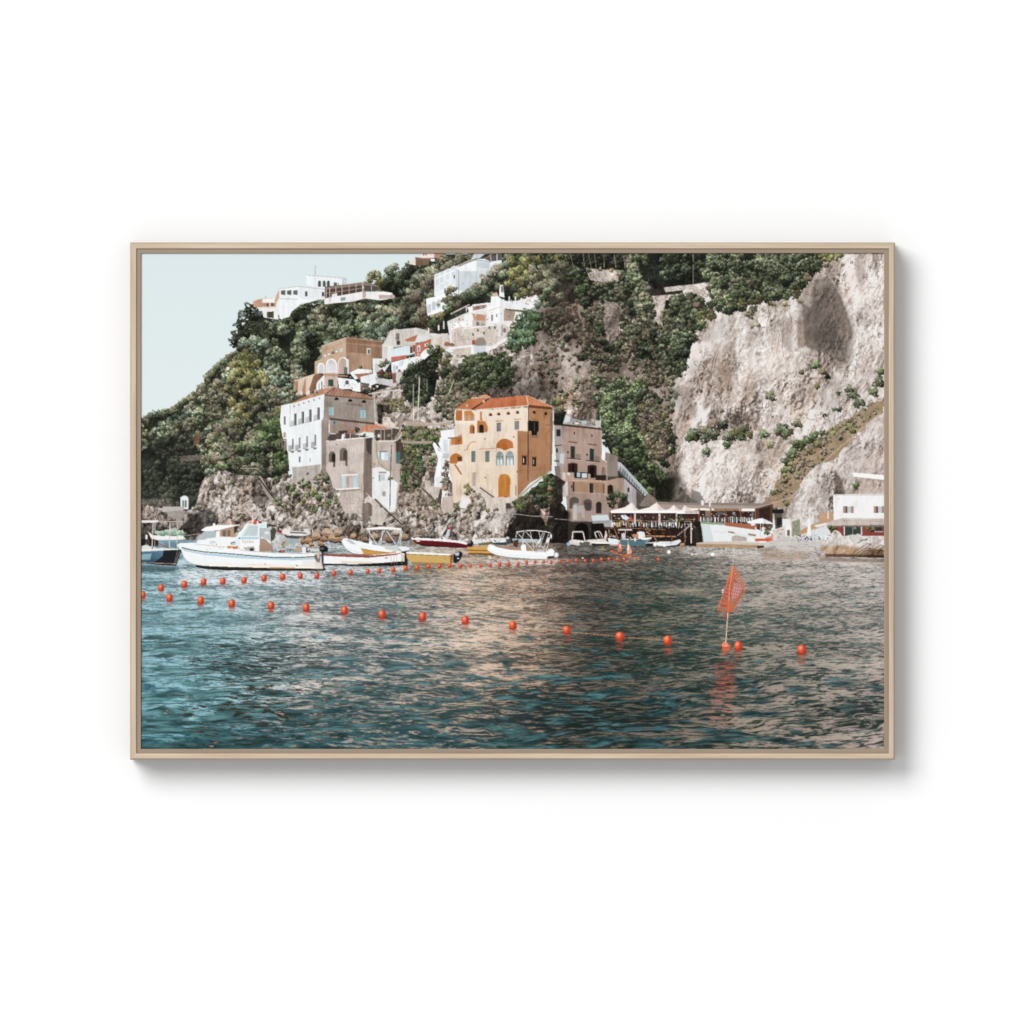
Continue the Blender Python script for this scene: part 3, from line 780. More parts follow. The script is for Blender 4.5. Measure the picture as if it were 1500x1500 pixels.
L('471 507.5 507 494.5', 1.2, 'dcc4b0'); L('507 494.5 560 500.5', .8, 'b79b86'); L('472 514 507 500', .7, 'b58f75')
P('512 516 544 519 544 546 512 548', 'b0917a', sk=5, st=3); R(537, 510, 543, 519, 'ded6cf'); R(538.5, 512, 542, 518, '5f6f6c')
for x0, x1, yt, yb in ((465, 475.5, 531, 547), (477, 494, 525, 546.5), (495, 511, 523, 548)):
    A(x0, x1, yt, yb, 'f1f0ef', rise=(x1 - x0) * .62)
A(467, 474.5, 533, 547, 'cfced2', rise=6); A(478.5, 492.5, 527, 546.5, 'cbcad0', rise=10, g='e4e4e6'); A(496, 508, 524.5, 548, 'c3ada0', rise=8); P('507 527 511 526 511 548 507 548', 'e6e6e9')
R(504, 538, 509, 548, '66706c'); P('461 530 470 526 470 540 466 548 461 548', 'c8ab92'); A(465, 475.5, 531, 547, 'f1f0ef', rise=7.5); A(467, 474, 533, 547, 'cfced2', rise=6)
for i in range(4):
    W(474 + i * 5.6, 519.5 - i * 2.0, 477.5 + i * 5.6, 522.5 - i * 2.0, 'e9ecee', -.3)
W(497, 510, 501.5, 516, 'ebedee', -.25); W(498.5, 511, 500.5, 515, 'b7c0c4'); R(486, 515, 490, 518.5, '7b6a60')
P('432 556 460 548 458 560 448 580 440 582 428 578', 'b38d74', sk=5)
for q in ('436 556 447 552 441 579 437 577', '448 552 460 548 452 578 448 579'):
    P(q, 'dfc9b5')
P('460 548 472 548 466 562 455 578 453 570', '87664f', n=6); P('432 557 461 547.5 461 549.5 432 559', 'e2cdb9')
for x in (434, 441, 449, 452):
    P([x, 573, x + 2, 573, x + 2, 580, x, 580], 'eae4de')
item('house', 'small pale house with dark green shutter and white terraces beside it', HG)
P('464 560 475 548 495 548 495 574 478 576 462 574', 'cbb7ab'); P('464 562 475 549 475 574 462 576', 'eef0f0'); L('475 548 495 550', 1, 'a8948a')
R(470.3, 559, 472, 572, '5d6468'); R(467, 561, 468, 572, '7d8488'); W(481, 556, 488.5, 566, '395049'); P('474 548 510 550 510 552 474 550', 'b98f78')
P('495 553 520 556 528 565 528 570 496 570', 'eceef0'); A(506, 511, 557, 563, '4c4f50'); L('508.5 557 508.5 563', .5, 'e8e8e8')
P('512 546 525 540 545 542 545 548 520 556', 'edeeef'); P('519 548 545 546 546 550 526 556', 'a2745a', n=8); P('528 552 552 546 556 560 540 566 528 566', 'e4e7ea')
P('549 552 570 556 582 554 582 562 574 566 552 562', 'c8c6c8'); P('528 560 541 562 541 570 528 574', '6f655d', n=10); P('510 566 528 560 528 574 518 573', 'eef0f1')
P('546 525 560 525 560 540 548 548 546 548', 'e6e8e9'); P('549 533 556 533 555 545 549 545', 'c8d0d2')
for x, y, r, p in ((560, 534, 5, 'yel'), (566, 530, 4, 'olive'), (558, 546, 4, ['4a1f22', '7d3035', 'a3474a', 'c2686a']), (566, 550, 4, 'green'), (573, 548, 3, ['4a1f22', '7d3035', 'a3474a', 'c2686a']), (556, 550, 3, 'mid'), (528, 538, 2, 'mid')):
    crown(x, y, r, p, 1.3, hi=.95)
P('574 546 590 544 590 570 580 576 579 556', 'a38f86', n=7); P('579 546 588 544 590 574 582 566', 'cfc6c0', st=5); P('574 549 580 546 580 560 576 562', '7a5f54')
E(552, 566, 2.4, 1.6, 'efe9e7'); R(541, 562, 544, 568, 'f0ecea'); 
for q in range(16):
    E(530 + rng.random() * 22, 566 + rng.random() * 7, 1.2, 1.2, ('3c3a35', '5b5346', '8c7d6f', 'c8c0ba')[q % 4])
clutter('512 545 548 540 582 556 580 566 530 572 500 568', 60, 'e9e7e4 8d7f75 5d544c c9bfb7 a9745a 6f7a58')
clutter('462 552 496 550 528 560 520 568 470 574', 26, 'c9c0b8 7d7570 f2f1f0 8a6f60')
use(HS)
for x, y, r, p in ((424, 590, 9, 'mid'), (416, 580, 6, 'blue'), (424, 566, 5, 'blue'), (430, 574, 4, 'mid'), (412, 600, 8, 'yel'), (438, 584, 7, 'ever'), (448, 583, 5, 'dark'), (418, 570, 4, 'mid'), (406, 612, 6, 'yel'), (406, 640, 7, 'green'), (404, 626, 6, 'mid')):
    crown(x, y, r, p, 1.2, hi=.92)
L('423 568 424 592', 1.6, '6d5a4e')
# slope between the houses and the big green tree
ROK = item('rocky_slope', 'grey and tan rocks with scattered bushes between the houses')
rock('545 575 600 555 650 520 700 520 752 500 775 500 790 560 812 580 815 600 700 600 690 640 640 700 590 700 555 640 545 610', '39322d 72675f a89b91 d2c8c0 e6e0db', BOUL, off=.04, con=1.25, warm=.25)
soft('690 540 780 530 812 585 700 585 660 580', '3b322c', .45, 9, noise=.5)
soft('700 560 815 560 812 590 770 582 720 590', '2d2622', .4, 6, noise=.5)
forest('650 545 700 520 740 515 762 530 750 560 700 570 660 560', 'ever mid*2 green', (3, 7), 1.1, hi=.85, under=None)
forest('640 560 680 560 690 590 660 620 640 600', 'olive*2 dead green ever', (2, 5), .75, hi=.9, under=None)
forest('590 620 650 630 640 660 600 690 590 660', 'green dead*2 ever yel', (2, 5), .9, hi=.9, under=None)
forest('560 584 592 584 600 604 560 602', 'dead olive yel', (2, 4), .9, hi=.95, under=None)
TREE = item('tree', 'dark green round tree below the red and white house', 'trees in the printed picture')
forest('600 540 620 526 632 530 640 556 636 580 610 590 595 580 588 562', 'ever*3 dark', (5, 8), 1.5, hi=.82, under='1c2119')
for x, y, r, p in ((640, 524, 8, 'green'), (652, 530, 8, 'yel'), (660, 540, 7, 'olive'), (632, 516, 6, 'green'), (642, 510, 5, 'yel'), (630, 508, 4, 'green'), (664, 552, 7, 'dead'), (650, 546, 8, 'ever'), (668, 546, 6, 'olive'), (638, 516, 6, 'ever'), (592, 566, 5, 'ever'), (604, 578, 7, 'dark'), (620, 586, 8, 'mid'), (612, 592, 5, 'green'), (648, 514, 4, 'yel'), (656, 520, 5, 'olive')):
    crown(x, y, r, p, 1.2, hi=.88)
BT = item('tree', 'bushy bright green tree beside the white stepped houses', 'trees in the printed picture')
for x, y, r in ((775, 460, 9), (782, 466, 9), (765, 466, 9), (758, 478, 9), (772, 476, 11), (784, 478, 8), (752, 490, 8), (764, 490, 10), (776, 490, 9), (748, 502, 7), (758, 504, 9), (770, 502, 8), (780, 498, 6), (754, 512, 6), (746, 508, 5), (788, 466, 5)):
    crown(x, y, r, ['1a2018', '36462e', '5c7250', '889c76'], 1.2, hi=.86)
for x, y, r, p in ((720, 534, 8, 'green'), (708, 536, 7, 'mid'), (732, 540, 8, 'ever'), (712, 546, 8, 'ever'), (722, 552, 7, 'mid'), (740, 552, 6, 'ever'), (698, 540, 6, 'mid'), (690, 530, 6, 'mid'), (716, 524, 5, 'mid'), (788, 446, 6, 'blue'), (796, 436, 7, 'mid'), (802, 426, 6, 'mid'), (800, 446, 5, 'olive')):
    crown(x, y, r, p, 1.1, hi=.88)
use(ROK)
L('605.5 562 605.8 617', 1.1, 'e4dcd5'); L('614.5 552 613 590 612 617', 1.4, 'ddd3cb'); L('625.5 555 625.5 572', .7, 'a9a9a9'); L('665 556 657 578', 1.6, 'bcb0a7'); L('628 576 640 584 646 592', 1.4, '3c3a3a')
L('540 577 582 571 585 571', 1.3, 'e2ddd6'); 
for x, y in ((560.5, 574), (576, 572), (549, 577)):
    L([x, y, x, y + 12], 1.1, 'cfc6be')
soft('552 590 562 594 560 622 554 624', '2b2622', .8, 1.2); soft('556 592 572 594 570 602 558 604', '2e2824', .7, 1)
# ---- houses above the water ----------------------------------------------------
SH = item('shore_rocks', 'jagged grey rocks and boulders along the water line')
sh = '207 738 240 745 262 750 280 748 288 735 296 705 312 692 330 690 380 700 420 700 470 690 600 690 660 720 760 730 800 740 812 800 812 812 207 812'
use(HILL)
P('400 625 420 625 422 700 400 715', '2b3029', n=8)
use(ROK)
P('900 640 960 680 960 760 880 740', '4d443d', n=9, st=9)
forest('884 640 930 640 960 690 950 730 905 690', 'ever green dark', (3, 6), 1.2, hi=.85, under='1f211b')
forest('398 610 416 610 424 690 400 690', 'mid ever green', (4, 7), 1.2, hi=.85)
use(SH)
rock(rag(sh, 2), '2d2926 6a625b a0958c cac0b8 e8e3df', BOUL, off=-.02, con=1.55, warm=.18)
soft('430 772 600 768 640 785 600 798 430 798', '4a3c31', .5, 5, noise=.7)
soft('207 745 290 730 330 760 280 790 207 790', '5e554e', .35, 8, noise=.6)
soft('207 730 250 735 265 752 240 770 207 760', '8b7b73', .45, 5, noise=.4)
soft('276 758 300 745 318 752 312 778 280 785 250 790', '25211f', .75, 4, noise=.5)
soft('207 766 250 770 290 785 280 800 207 800', '25221f', .6, 4, noise=.6)
soft('288 720 330 695 345 720 330 760 300 760', 'b5aaa2', .35, 8, noise=.4)
soft('372 700 392 700 396 735 380 745 368 730', '3a322d', .55, 4, noise=.5)
soft('345 700 370 700 365 760 350 760', '8a7466', .4, 5, noise=.5)
for x, y, r, p in ((325, 712, 5, 'dead'), (340, 706, 4, 'olive'), (372, 704, 4, 'dead'), (300, 740, 3, 'dead'), (468, 728, 6, 'green'), (460, 722, 5, 'yel'), (482, 736, 4, 'green'), (494, 736, 5, 'green'), (480, 715, 4, 'dead'), (504, 728, 4, 'green'), (448, 700, 6, 'green'), (464, 706, 4, 'green'), (476, 700, 8, 'mid'), (474, 690, 4, 'ever'), (442, 710, 5, 'dead'), (430, 716, 4, 'dead'), (452, 712, 4, 'yel'), (412, 685, 7, 'mid'), (402, 690, 6, 'ever'), (418, 698, 5, 'dead'), (406, 702, 5, 'mid'), (480, 742, 3, 'yel'), (444, 734, 4, 'yel')):
    crown(x, y, r, p, 1.2, hi=.95)
# long stair wall on the left
P('378 697 382 697 396 722 416 742 420 752 402 742 386 718', 'a39689', n=8, st=5); L('379 700 398 726 418 747', 1.8, '34302c'); L('352 686 378 686', 1.3, 'a7a096'); L('350 697 376 697', 1, '8f877d'); L('376 697 377 702', 1, '999')
item('chapel', 'tiny white arched shrine on the rocks at far left')
P('243 742 268 742 270 756 262 762 246 756', '9d958e', st=8, n=9); A(264.5, 276, 726, 746, 'e2e6e8', rise=5); R(267, 733, 273.5, 743, '6f7d78'); L('270 733 270 743', .8, 'd8dcdc'); R(264, 728, 265.5, 731, 'dfe4e6'); P('238 742 270 742 270 747 238 750', 'b9b3ae', n=9, st=7)
LG = 'houses along the printed shore'
item('house', 'big white house with grey side wall and terracotta roof', LG)
P('412 594 425 591 475 577 475 600 475 612 472 640 471 680 470 692 436 688 424 690 422 664 414 640 412 630 410 616', 'e9eced', st=1.5)
P('428 684 436 684 470 680 470 704 436 712 430 708', 'bcb5af', n=8, st=7)
P('475 577 549 584 549 612 549 620 536 622 484 640 482 652 478 640 478 700 472 700 471 640 472 616 474 610', '9b8f86', st=6, n=5)
P('471 615 482 615 482 645 478 646 477 694 471 690', '94877d', st=7, n=6)
P('483 613 548 621 548 625 530 634 484 645', 'a08b7f', st=8, n=6); P('483 612 549 619.5 549 622 483 615', '564a43', n=6); soft('500 589 530 592 532 596 510 593', '5d534c', .5, 2)
P('424 592 470 570 490 567 476 577', 'c08d72', n=7, sk=5); P('476 577 490 567 492 567.5 536 578 549 583 548 586 476 578', 'a67b68', n=10, sk=9, st=4)
for i in range(30):
    L([478 + i * 2.35, 578.3 + i * .25, 487 + i * 1.95, 569 + i * .42], .5, ('8a6352', 'c39a84')[i % 2], ident=False)
L('476 578 490 568', 1, '5a4a43'); P('476 578 549 585 549 586 476 580', '6d5a50'); L('496 563 496 570', 1.3, '6e6a68'); L('424 591 470 571', .8, 'a9826c'); E(463, 573, 3.5, 3, 'b9b2aa'); E(464.5, 575, 2, 2, '6c6863')
for x, y in ((493, 584), (513, 586.5), (533, 588)):
    A(x - 3.2, x + 3.2, y - 2, y + 2, '221e1c', rise=3)
for i, x in enumerate((430, 437, 444, 451.5, 459, 467)):
    E(x + .8, 595.2 - i * 2.35, 1.0, 1.2, '6a6664')
for x, yt, yb in ((431, 606, 623.5), (442, 603, 620.5), (453, 600, 618), (465, 597, 615)):
    W(x, yt, x + 3, yb, '87807d'); W(x + 2, yt, x + 3.4, yb, '5f5a58'); P([x - 5.5, yb - 6.5, x - .2, yb - 8, x - .2, yb, x - 5.5, yb + 1], 'c3c6c8', n=7)
    L([x - 6.5, yb + 1.3, x + 3, yb - .6], .9, 'a4a3a3')
for x, yt, yb in ((428, 643, 662), (438, 641, 661), (449, 639, 659), (461, 636.5, 657)):
    W(x, yt, x + 2.2, yb - 4, '7b7471'); W(x, yt, x + 1, yb - 4, 'a09a97'); P([x - 5.5, yb - 9, x - .2, yb - 10, x - .2, yb - 1, x - 5.5, yb - .5], 'bcc0c3', n=7)
    P([x - 3, yb - 1, x + 3.5, yb - 2, x + 2, yb + 1.6, x - .5, yb + 1.6], '8f8a87')
W(416, 610, 418.5, 622, '77716e'); L('425 592 424.5 625', .9, 'b9b5b2'); A(415, 419, 633, 641, 'b39c8c'); L('407 644.5 420 643.5', 1.4, '7a6559'); R(416, 645, 420, 660, '8f7e76')
for x in (404, 409, 413):
    L([x, 645, x, 654], .6, '8d7a6e')
W(438, 669, 440, 677, '6d6663'); W(453.5, 671, 455, 677, 'b5babb')
for x, y, w, h in ((481.5, 595.5, 7.5, 13), (528, 599.5, 8, 13)):
    R(x, y, x + w, y + h, '9dbcc4', n=4); L([x + w / 2, y, x + w / 2, y + h], .6, '7d9aa3'); R(x, y, x + w, y + 1, '7b8a8c')
R(487, 616, 493, 622, '7fa3ab'); R(488.5, 617, 491, 621, '466068'); L('482.5 615 482 645', 1.3, 'e9e4de'); L('549 584 551 618', 3, 'a8a49f'); L('548 584 549.5 620', .8, 'd7d3ce')
item('house', 'beige stone house with two dark arches and blue shutters', LG)
P('478 646 534 641 534 658 533 700 531 750 508 750 505 735 500 720 488 715 484 700 478 690', 'c9bcb4', n=6, st=7)
P('534 641 546 640 545 690 544 726 533 740 532 700', '84746a', n=6, st=5); soft('536 642 545 641 544 668 537 660', '3a3631', .7, 1.5)
P('500 715 531 705 531 752 506 752 496 735', 'c4b7ae', n=12, st=12)
A(482, 491.5, 661, 677, '716862', rise=6); A(486, 491.5, 664, 677, '2d2a28', rise=4); P('488 676 491 676 491 684 488 684', '5b504a')
A(497.5, 509, 656, 675, '7a6f69', rise=7); A(503, 509, 659, 674, '524842', rise=5); P('506 674 509 674 509 683 506 682', '5f534c')
L('518 663 517.5 672', 1, '9aa9b3'); L('492 650 495 652', 1.2, '77706b')
P('501 695 525 694 524 696 501 697.5', 'efece9'); R(501.5, 697, 506, 715, 'bcd6dc'); R(518, 697, 523.5, 715, 'b4d3dd'); R(506, 697, 518, 714, 'cdbcb1'); L('509.5 697 509.5 715', .6, '8d7d74')
P('491 716 520 714 527 714 527 716 492 718', 'ebe7e3'); P('499 718 528 716 528 718 500 721', '9c8e85')
P('483 636 500 634 546 640 560 640 557 645 534 641 478 646', '5b4f48', n=12); P('527 632 534 623 558 621 568 626 570 632 548 634', 'c58a6f', n=9, sk=8); P('548 620 558 621 570 627 556 624', 'd7b8a2')
L('478 646 534 641 545 640 553 645.5', 1.8, 'e9e4df'); P('482 634 492 633 492 645 482 646', '544a44'); R(483, 634, 492, 636, 'd9d5d0'); P('501 636 505 636 503 644 500 644', 'efecea')
P('496 631 522 630 526 632 524 634 496 635', '4c3d37'); P('510 630 524 629 522 634 508 634', 'a3795f', n=8); crown(523, 629, 3.2, 'dark', 1.3); crown(533, 638, 2.5, 'ever')
for x in (505, 513, 526, 536, 548, 557):
    L([x, 634, x, 643], .8, 'c8beb5')
item('house', 'narrow grey and white house with pale blue shutters and a drainpipe', LG)
P('545 645 577 646 586 655 586 705 580 750 576 752 552 738 545 728', 'c1b3aa', n=5, st=5)
P('577 647 590 648 592 668 588 676 577 678', '54463e', n=7); P('577 648 580 648 580 678 577 680', 'b8a89e'); R(580, 662, 586, 679, '4f7477'); P('576 680 587 678 587 700 580 710 576 704', 'b9aaa0', n=5)
P('545 686 556 684 570 690 576 702 583 708 581 720 579 748 570 752 545 730', 'e6e6e6', n=4, st=2)
P('548 628 552 628 575 627 586 629 582 636 578 642 577 647 553 645 548 636', '5c5149', n=12); L('547 629 575 628', 1.6, 'bfb2a8'); L('553 646 577 646 581 645 588 637', 1.6, 'e3ddd6')
for x in (548, 558, 563, 574):
    L([x, 628, x, 645], .9, 'b2a59a')
R(553, 636, 557, 641, 'd9d5d0'); crown(552, 643, 2.5, 'ever'); crown(570, 640, 4, 'dead')
R(552, 662, 569, 674, 'c6d8dd'); R(556, 662, 558, 674, '7b949a'); R(558, 663, 563, 673, 'e3e8ea'); R(556, 660.5, 567, 662, '7d6f66'); R(555, 691, 566, 693, '8c7f77'); R(555, 695, 557, 705, '88868a'); R(557.5, 694, 564, 704, 'c3cfd4'); R(560, 720, 565, 727, 'a9a09c')
L('573.7 652 572 690 571 746', 1.3, '5d5856'); L('551 648 552 664 555 678 566 688 574 690', 2.4, 'a59f7d', n=9); L('558 674 566 686', 1.5, 'b1a98c', n=9); crown(572, 700, 3, 'yel'); E(547, 700, 1, 1, '565'); E(548.5, 680, 1, 1.6, '7a6a60')
P('533 732 540 726 548 731 545 738 534 738', 'cfc8c2', n=9); L('536 722 545 730', .8, 'd9d2cb'); P('533 735 545 731 552 733 556 742 566 756 560 770 543 766 544 740 534 738', 'cdc2b8', n=8, st=7); A(533, 545, 736, 756, '74675f'); L('549 731 562 744 588 768', 2.0, '4f4640'); L('551 731 566 745 590 767', 1, 'b3a79d')
P('531 738 540 738 540 764 531 772', '857870', n=6, st=5)
use(ROK)
rock('586 690 604 672 640 662 655 690 660 740 640 760 586 745', '39302b 75675d ad9d90 d8cbc1', BOUL, off=.05, con=1.2, warm=.5)
forest('588 676 604 664 618 668 622 690 614 712 600 722 590 712', 'green mid ever dead', (2, 5), 1.25, hi=.9, under='2d2c24')
forest('606 640 640 640 640 652 604 654', 'dead green', (2, 4), .7, under=None); soft('628 690 640 692 640 708 630 706', '2b2420', .7, 1.5); soft('592 660 600 665 598 700 590 690', '403831', .5, 2)
crown(633, 673, 5, 'green', 1.2); crown(633, 680, 4, 'green', 1.2); crown(628, 664, 4, 'dead'); crown(598, 628, 4, 'green'); crown(612, 626, 4, 'yel'); crown(625, 634, 4, 'green')
P('592 618 602 616 640 620 655 618 665 616 660 622 620 624 595 624', 'b7a79a', n=9, st=8); L('634 621 664 616', 1.1, 'd2c6bb')
P('592 646 634 646 632 650 592 650', 'a8998d', n=8)
item('house', 'white stepped house with outside stairs left of the orange villa', LG)
P('645 631 668 628 672 640 660 660 662 700 664 740 650 748 636 720 636 700 642 672 634 652 635 647 640 652 648 662 642 650 646 641', 'eceef0', st=1.5)
P('646 664 660 664 660 672 650 672', 'c6ced4'); P('650 644 656 644 656 664 650 662', 'd6dde2'); L('636 649 648 668', 3.2, 'f2f4f4'); P('640 655 646 662 642 660', '9aa2a8')
L('648 668 646 696', .8, 'c2c8cc'); P('638 700 648 696 650 712 640 712', 'dcdedf'); R(631, 700, 634, 712, '8d8078')
P('656 706 663 706 663 730 656 728', 'a3978e'); R(659, 708, 662.5, 722, '6b655f'); 
for q in range(20):
    E(651 + rng.random() * 12, 718 + rng.random() * 8, 1, 1, ('54483f', 'd9d2cc', '9b7f6a')[q % 3])
P('622 705 632 712 648 714 640 728 636 735 624 720', 'cdc2b8', n=9, st=6); L('618 715 634 730 640 738', 2.4, '5d534c'); P('645 716 648 716 646 740 638 745 641 730', '5e4f45', n=8)
P('649 728 664 726 664 750 650 758 646 742', 'c3b2a7', n=8, st=5)
for x, y, r in ((654, 684, 5), (652, 694, 5), (653, 704, 6), (655, 678, 4), (652, 711, 5)):
    crown(x, y, r, 'dead' if r < 6 else 'olive', 1.2, hi=.95)
crown(652, 716, 4, ['6a4a3a', '96694f', 'b98c70', 'd3b096'], 1.2)
VIL = item('house', 'tall orange villa with terracotta roof, arches and green shutters', LG)
P('667 600 690 600 700 602 773 597 773 640 758 640 758 690 759 728 700 728 690 738 676 735 664 736 662 700 658 690 658 645 666 640', 'eadac8', g='e3cfb9', st=1.5)
P('774 596 809 600 808 680 806 690 776 708 758 728 758 632 774 632', 'b0825f', g='a87c5c', st=3, n=4); P('758 631 774 632 774 706 758 728', 'ab7c59', n=4, st=2); L('758 690 806 686', .6, '9c7254'); L('758 630.5 774 632', 1, 'dfbfa3')
L('774 596 773.5 704', 1.3, '5b3a2a'); P('806 605 809 600 810 622 808 690 806 690', '8b6850')
P('667 599 690 583 700 582 716 585 700 600 690 600', 'c2774f', n=5, sk=4); P('690 600 717 584 771 579 774 594 700 601', 'c87a55', n=5, sk=4, g='b96a48'); P('771 579 774 594 809 597 809 595', 'cd8863', n=5, sk=3); P('774 593 809 596.5 809 600 774 597', '6b3f2c')
L('771 579 774 594', 1.5, 'e2bfa6'); L('691 600 716 584', 2, '3e2f29'); L('697 600.5 774 594', 1.4, 'e8c9ac'); L('690 583.5 718 581', 1.4, 'd8c0ae'); P('700 580 712 577.5 720 582 714 584', 'cf9a78'); L('667 599 690 600', 1.2, 'c7ab98'); R(683, 592, 685.5, 596, 'dac6b8'); R(707, 586, 710, 590, 'd2b5a0'); L('773 579 809 596', .8, 'dcb096')
P('668 601 677 601 677 616 667 616', 'b4713f'); P('680 602 690 601 695 608 695 617 680 618', 'c58850'); P('680 609 695 608 695 618 680 618', 'c79a78', sk=7); L('678.5 600 678.5 619', 1.8, 'f0e0d0'); L('667.5 600 666 612 668 620', 1.6, 'f0e2d4'); P('668 617 700 616 700 619 668 621', 'f0e2d4')
A(688, 695, 622, 635, 'b8713a', rise=3.5); R(693, 625, 695, 635, '553426'); P('699 616 711 617 715 628 714 633 699 634', 'bd7b44'); A(702, 708.5, 622, 634, '2d2624', rise=3); P('703 603 707 603 707 616 703 616', 'c47e4b'); R(706, 604, 709, 613, 'e3dcd6'); L('712 610 715 630', 1, 'd8a884'); P('695 604 702 604 702 616 695 616', 'eddac8')
for x, y in ((718.5, 607.5), (730.5, 606.5), (744.5, 605.5), (758, 604)):
    A(x - 2.6, x + 2.6, y - 2.4, y + 2.2, '9c5d3c', rise=2.6); A(x - .4, x + 2.2, y - 1.6, y + 2, '432d22', rise=1.6)
for x, y in ((782.5, 604), (799.5, 606)):
    E(x, y, 2.2, 2.2, '2b1f1a')
for x, y in ((727.3, 619.5), (753.8, 617)):
    W(x, y, x + 6.8, y + 12.5, '8c8b8e', -.05); L([x + 3.4, y, x + 3.4, y + 12], .6, '6f6f73'); L([x - 1.5, y - 2.5, x + 9, y - 3.2], 1.2, 'c08a66')
P('668 640 676 636 677 642 668 641 660 642 656 641', 'c98d68', n=5); P('656 641 677 641 677 643 656 642.5', '6b5f5a'); P('659 642 677 642 677 651 659 652', 'c37f4f'); P('668 643 677 643 677 650 668 651', 'ba6e38'); L('660 642 660.5 653', 1, 'e8dacd'); E(672.5, 645, .9, .9, '4c2a18')
A(659, 677, 664, 679, 'b97136', rise=8); P('670 669 677 669 677 675 671 676', '5a3a2a', n=9); P('671 676 678 676 678 681 668 681', 'ecdccd'); L('666 680 676 695', 2.2, 'a86b42')
t_ = np.linspace(math.pi, math.pi * .42, 8)
L(np.stack([694.5 + 10 * np.cos(t_), 659 - 12 * np.sin(t_)], 1), 1.3, 'c98a5c'); L('679 659.5 685 659', 1.2, 'cf9a72'); L('701 658 727 656.5', 1.2, 'd5a985')
for x in (690.3, 710.8):
    W(x, 661, x + 6, 677, '76837c', -.05); L([x + 3, 661, x + 3, 676.5], .6, '56625c'); L([x - 1.5, 677.8, x + 8, 677.4], 1, 'f0e4da')
A(726.5, 752, 642.5, 660, 'b8703c', rise=13); P('727 656 733 657 740 660 746 657 752 656 752 662 727 662', 'e8d6c2'); A(727.3, 737, 661, 682, '8d9a9c', rise=6, g='b6c0c2'); A(741.5, 752, 660.5, 681.5, '8c999b', rise=6, g='c4cdd1')
for x0, x1 in ((727.3, 737), (741.5, 752)):
    m_ = (x0 + x1) / 2
    L([m_, 664, m_, 681], .7, '5d6a6c'); L([x0, 669.5, x1, 669], .8, '5d6a6c'); L([x0, 667, x0, 682], .8, '55605f'); L([x1, 667, x1, 681], .8, '55605f'); R(x0 + 1, 673, m_ - .6, 681, 'd3dadd'); R(m_ + .6, 673, x1 - 1, 681, 'dde3e6')
P('740 654 746 658 752 650 750 646 745 644', 'c4793f', a=.6); A(730, 748, 694, 728, 'c98843', rise=9, g='c07f3c'); P('741 697 747 702 748 712 744 728 742 715', 'b46b2f', a=.7); R(747, 710, 749, 729, 'e5d3c4'); R(755, 711, 756.5, 726, '8d7868')
L('692.5 692.5 698 692.5', 1.1, 'c98f63'); R(692.5, 693, 697, 712, 'aaa6a6'); L('692.5 693 692.5 712', .8, 'c78a5f')
for x, y in ((710.5, 643), (752.5, 640), (711, 699.5), (757.5, 691)):
    E(x, y, 1, 1.2, '7d6a5d')
P('774 616 789 617 789 632 774 631', '1f1f1e'); P('778 628 788 628 786 640 779 640', '231f1c'); L('783 618 783 632', .8, '54504a'); P('776 637 789 638 789 642 777 641', '8d6e58'); P('778 614 788 615 788 616 778 615', '8c6246'); P('801 623 807 623 807 648 801 648', 'b28763'); L('800 622.5 808 623', 1, '7b5640')
for x, y in ((768, 670), (782.5, 672)):
    R(x - 3, y - 2, x + 3, y + 11, '2d2420'); R(x - 1.5, y + 1, x - .3, y + 8, 'dfe3e3'); L([x - 4, y - 2.4, x + 4, y - 2.4], 1.4, '6d4c39')
P('687 712 700 712 722 728 735 730 742 735 742 746 724 750 714 752 712 735 700 718 690 722', 'd3c4b9', n=7, st=5); L('703 714 724 729', 2.2, '6f625a'); L('703 710 726 727', .7, 'c9b8ab'); L('687 706 703 705', .7, 'cdb9aa'); P('720 729 760 728 741 748 741 738 720 746', 'd9cbbf', n=6, st=4)
P('722 738 741 738 741 752 724 752', 'd5cac2', n=9, st=8); P('741 737 748 737 748 748 741 748', '4c443f'); P('738 745 700 780 740 770 760 745', 'd2c9c2', n=12, st=12, a=.55); L('758 730 775 714 806 690', 2.4, 'b3a396'); L('748 738 765 722', 1.5, 'c9bcb0')
crown(684, 712, 4, 'yel', 1.2); crown(687, 717, 4, 'yel', 1.2); crown(685, 722, 4, 'olive', 1.2); crown(694, 720, 3, 'dead'); crown(677, 740, 5, 'yel', 1.2); crown(671, 744, 4, 'yel'); crown(714, 748, 3, 'yel')
rock('692 722 704 722 708 744 694 744 688 730', '2d2520 75665b b3a598 d9cec6', BOUL, con=1.3)
P('671 735 680 730 688 736 687 742 672 740', 'a08f83', n=8); P('676 726 690 732 684 745 672 744', 'e6e2df', n=3)
TAN = item('house', 'tall tan house with green balcony doors and arches, in shade', LG)
P('812 622 826 622 826 705 822 735 822 702 816 690 812 640', 'a99c96', st=3); P('826 622 882 628 881 680 881 705 889 706 889 735 905 735 905 770 832 772 830 735 825 704', 'b0968a', g='a28c80', st=3)
P('881 672 890 678 890 704 905 700 914 700 914 722 908 735 890 735 886 706 880 704', 'ad9485', st=4); P('887 662 905 668 905 698 890 698 889 676 886 674', '8f827a', st=3); P('882 660 886 660 886 674 882 674', 'f0efee'); 
P('812 621 826 621 882 627.5 882 630 826 624 812 623', '4e3a30', n=6)
for q in range(34):
    x = 815 + rng.random() * 58
    E(x, 619 + (x - 815) * .1 - rng.random() * 5, 1.2, 1.2, ('3c3a35', '6b6259', 'c9c2bc', '9f6c55', '4f5a48')[q % 5])
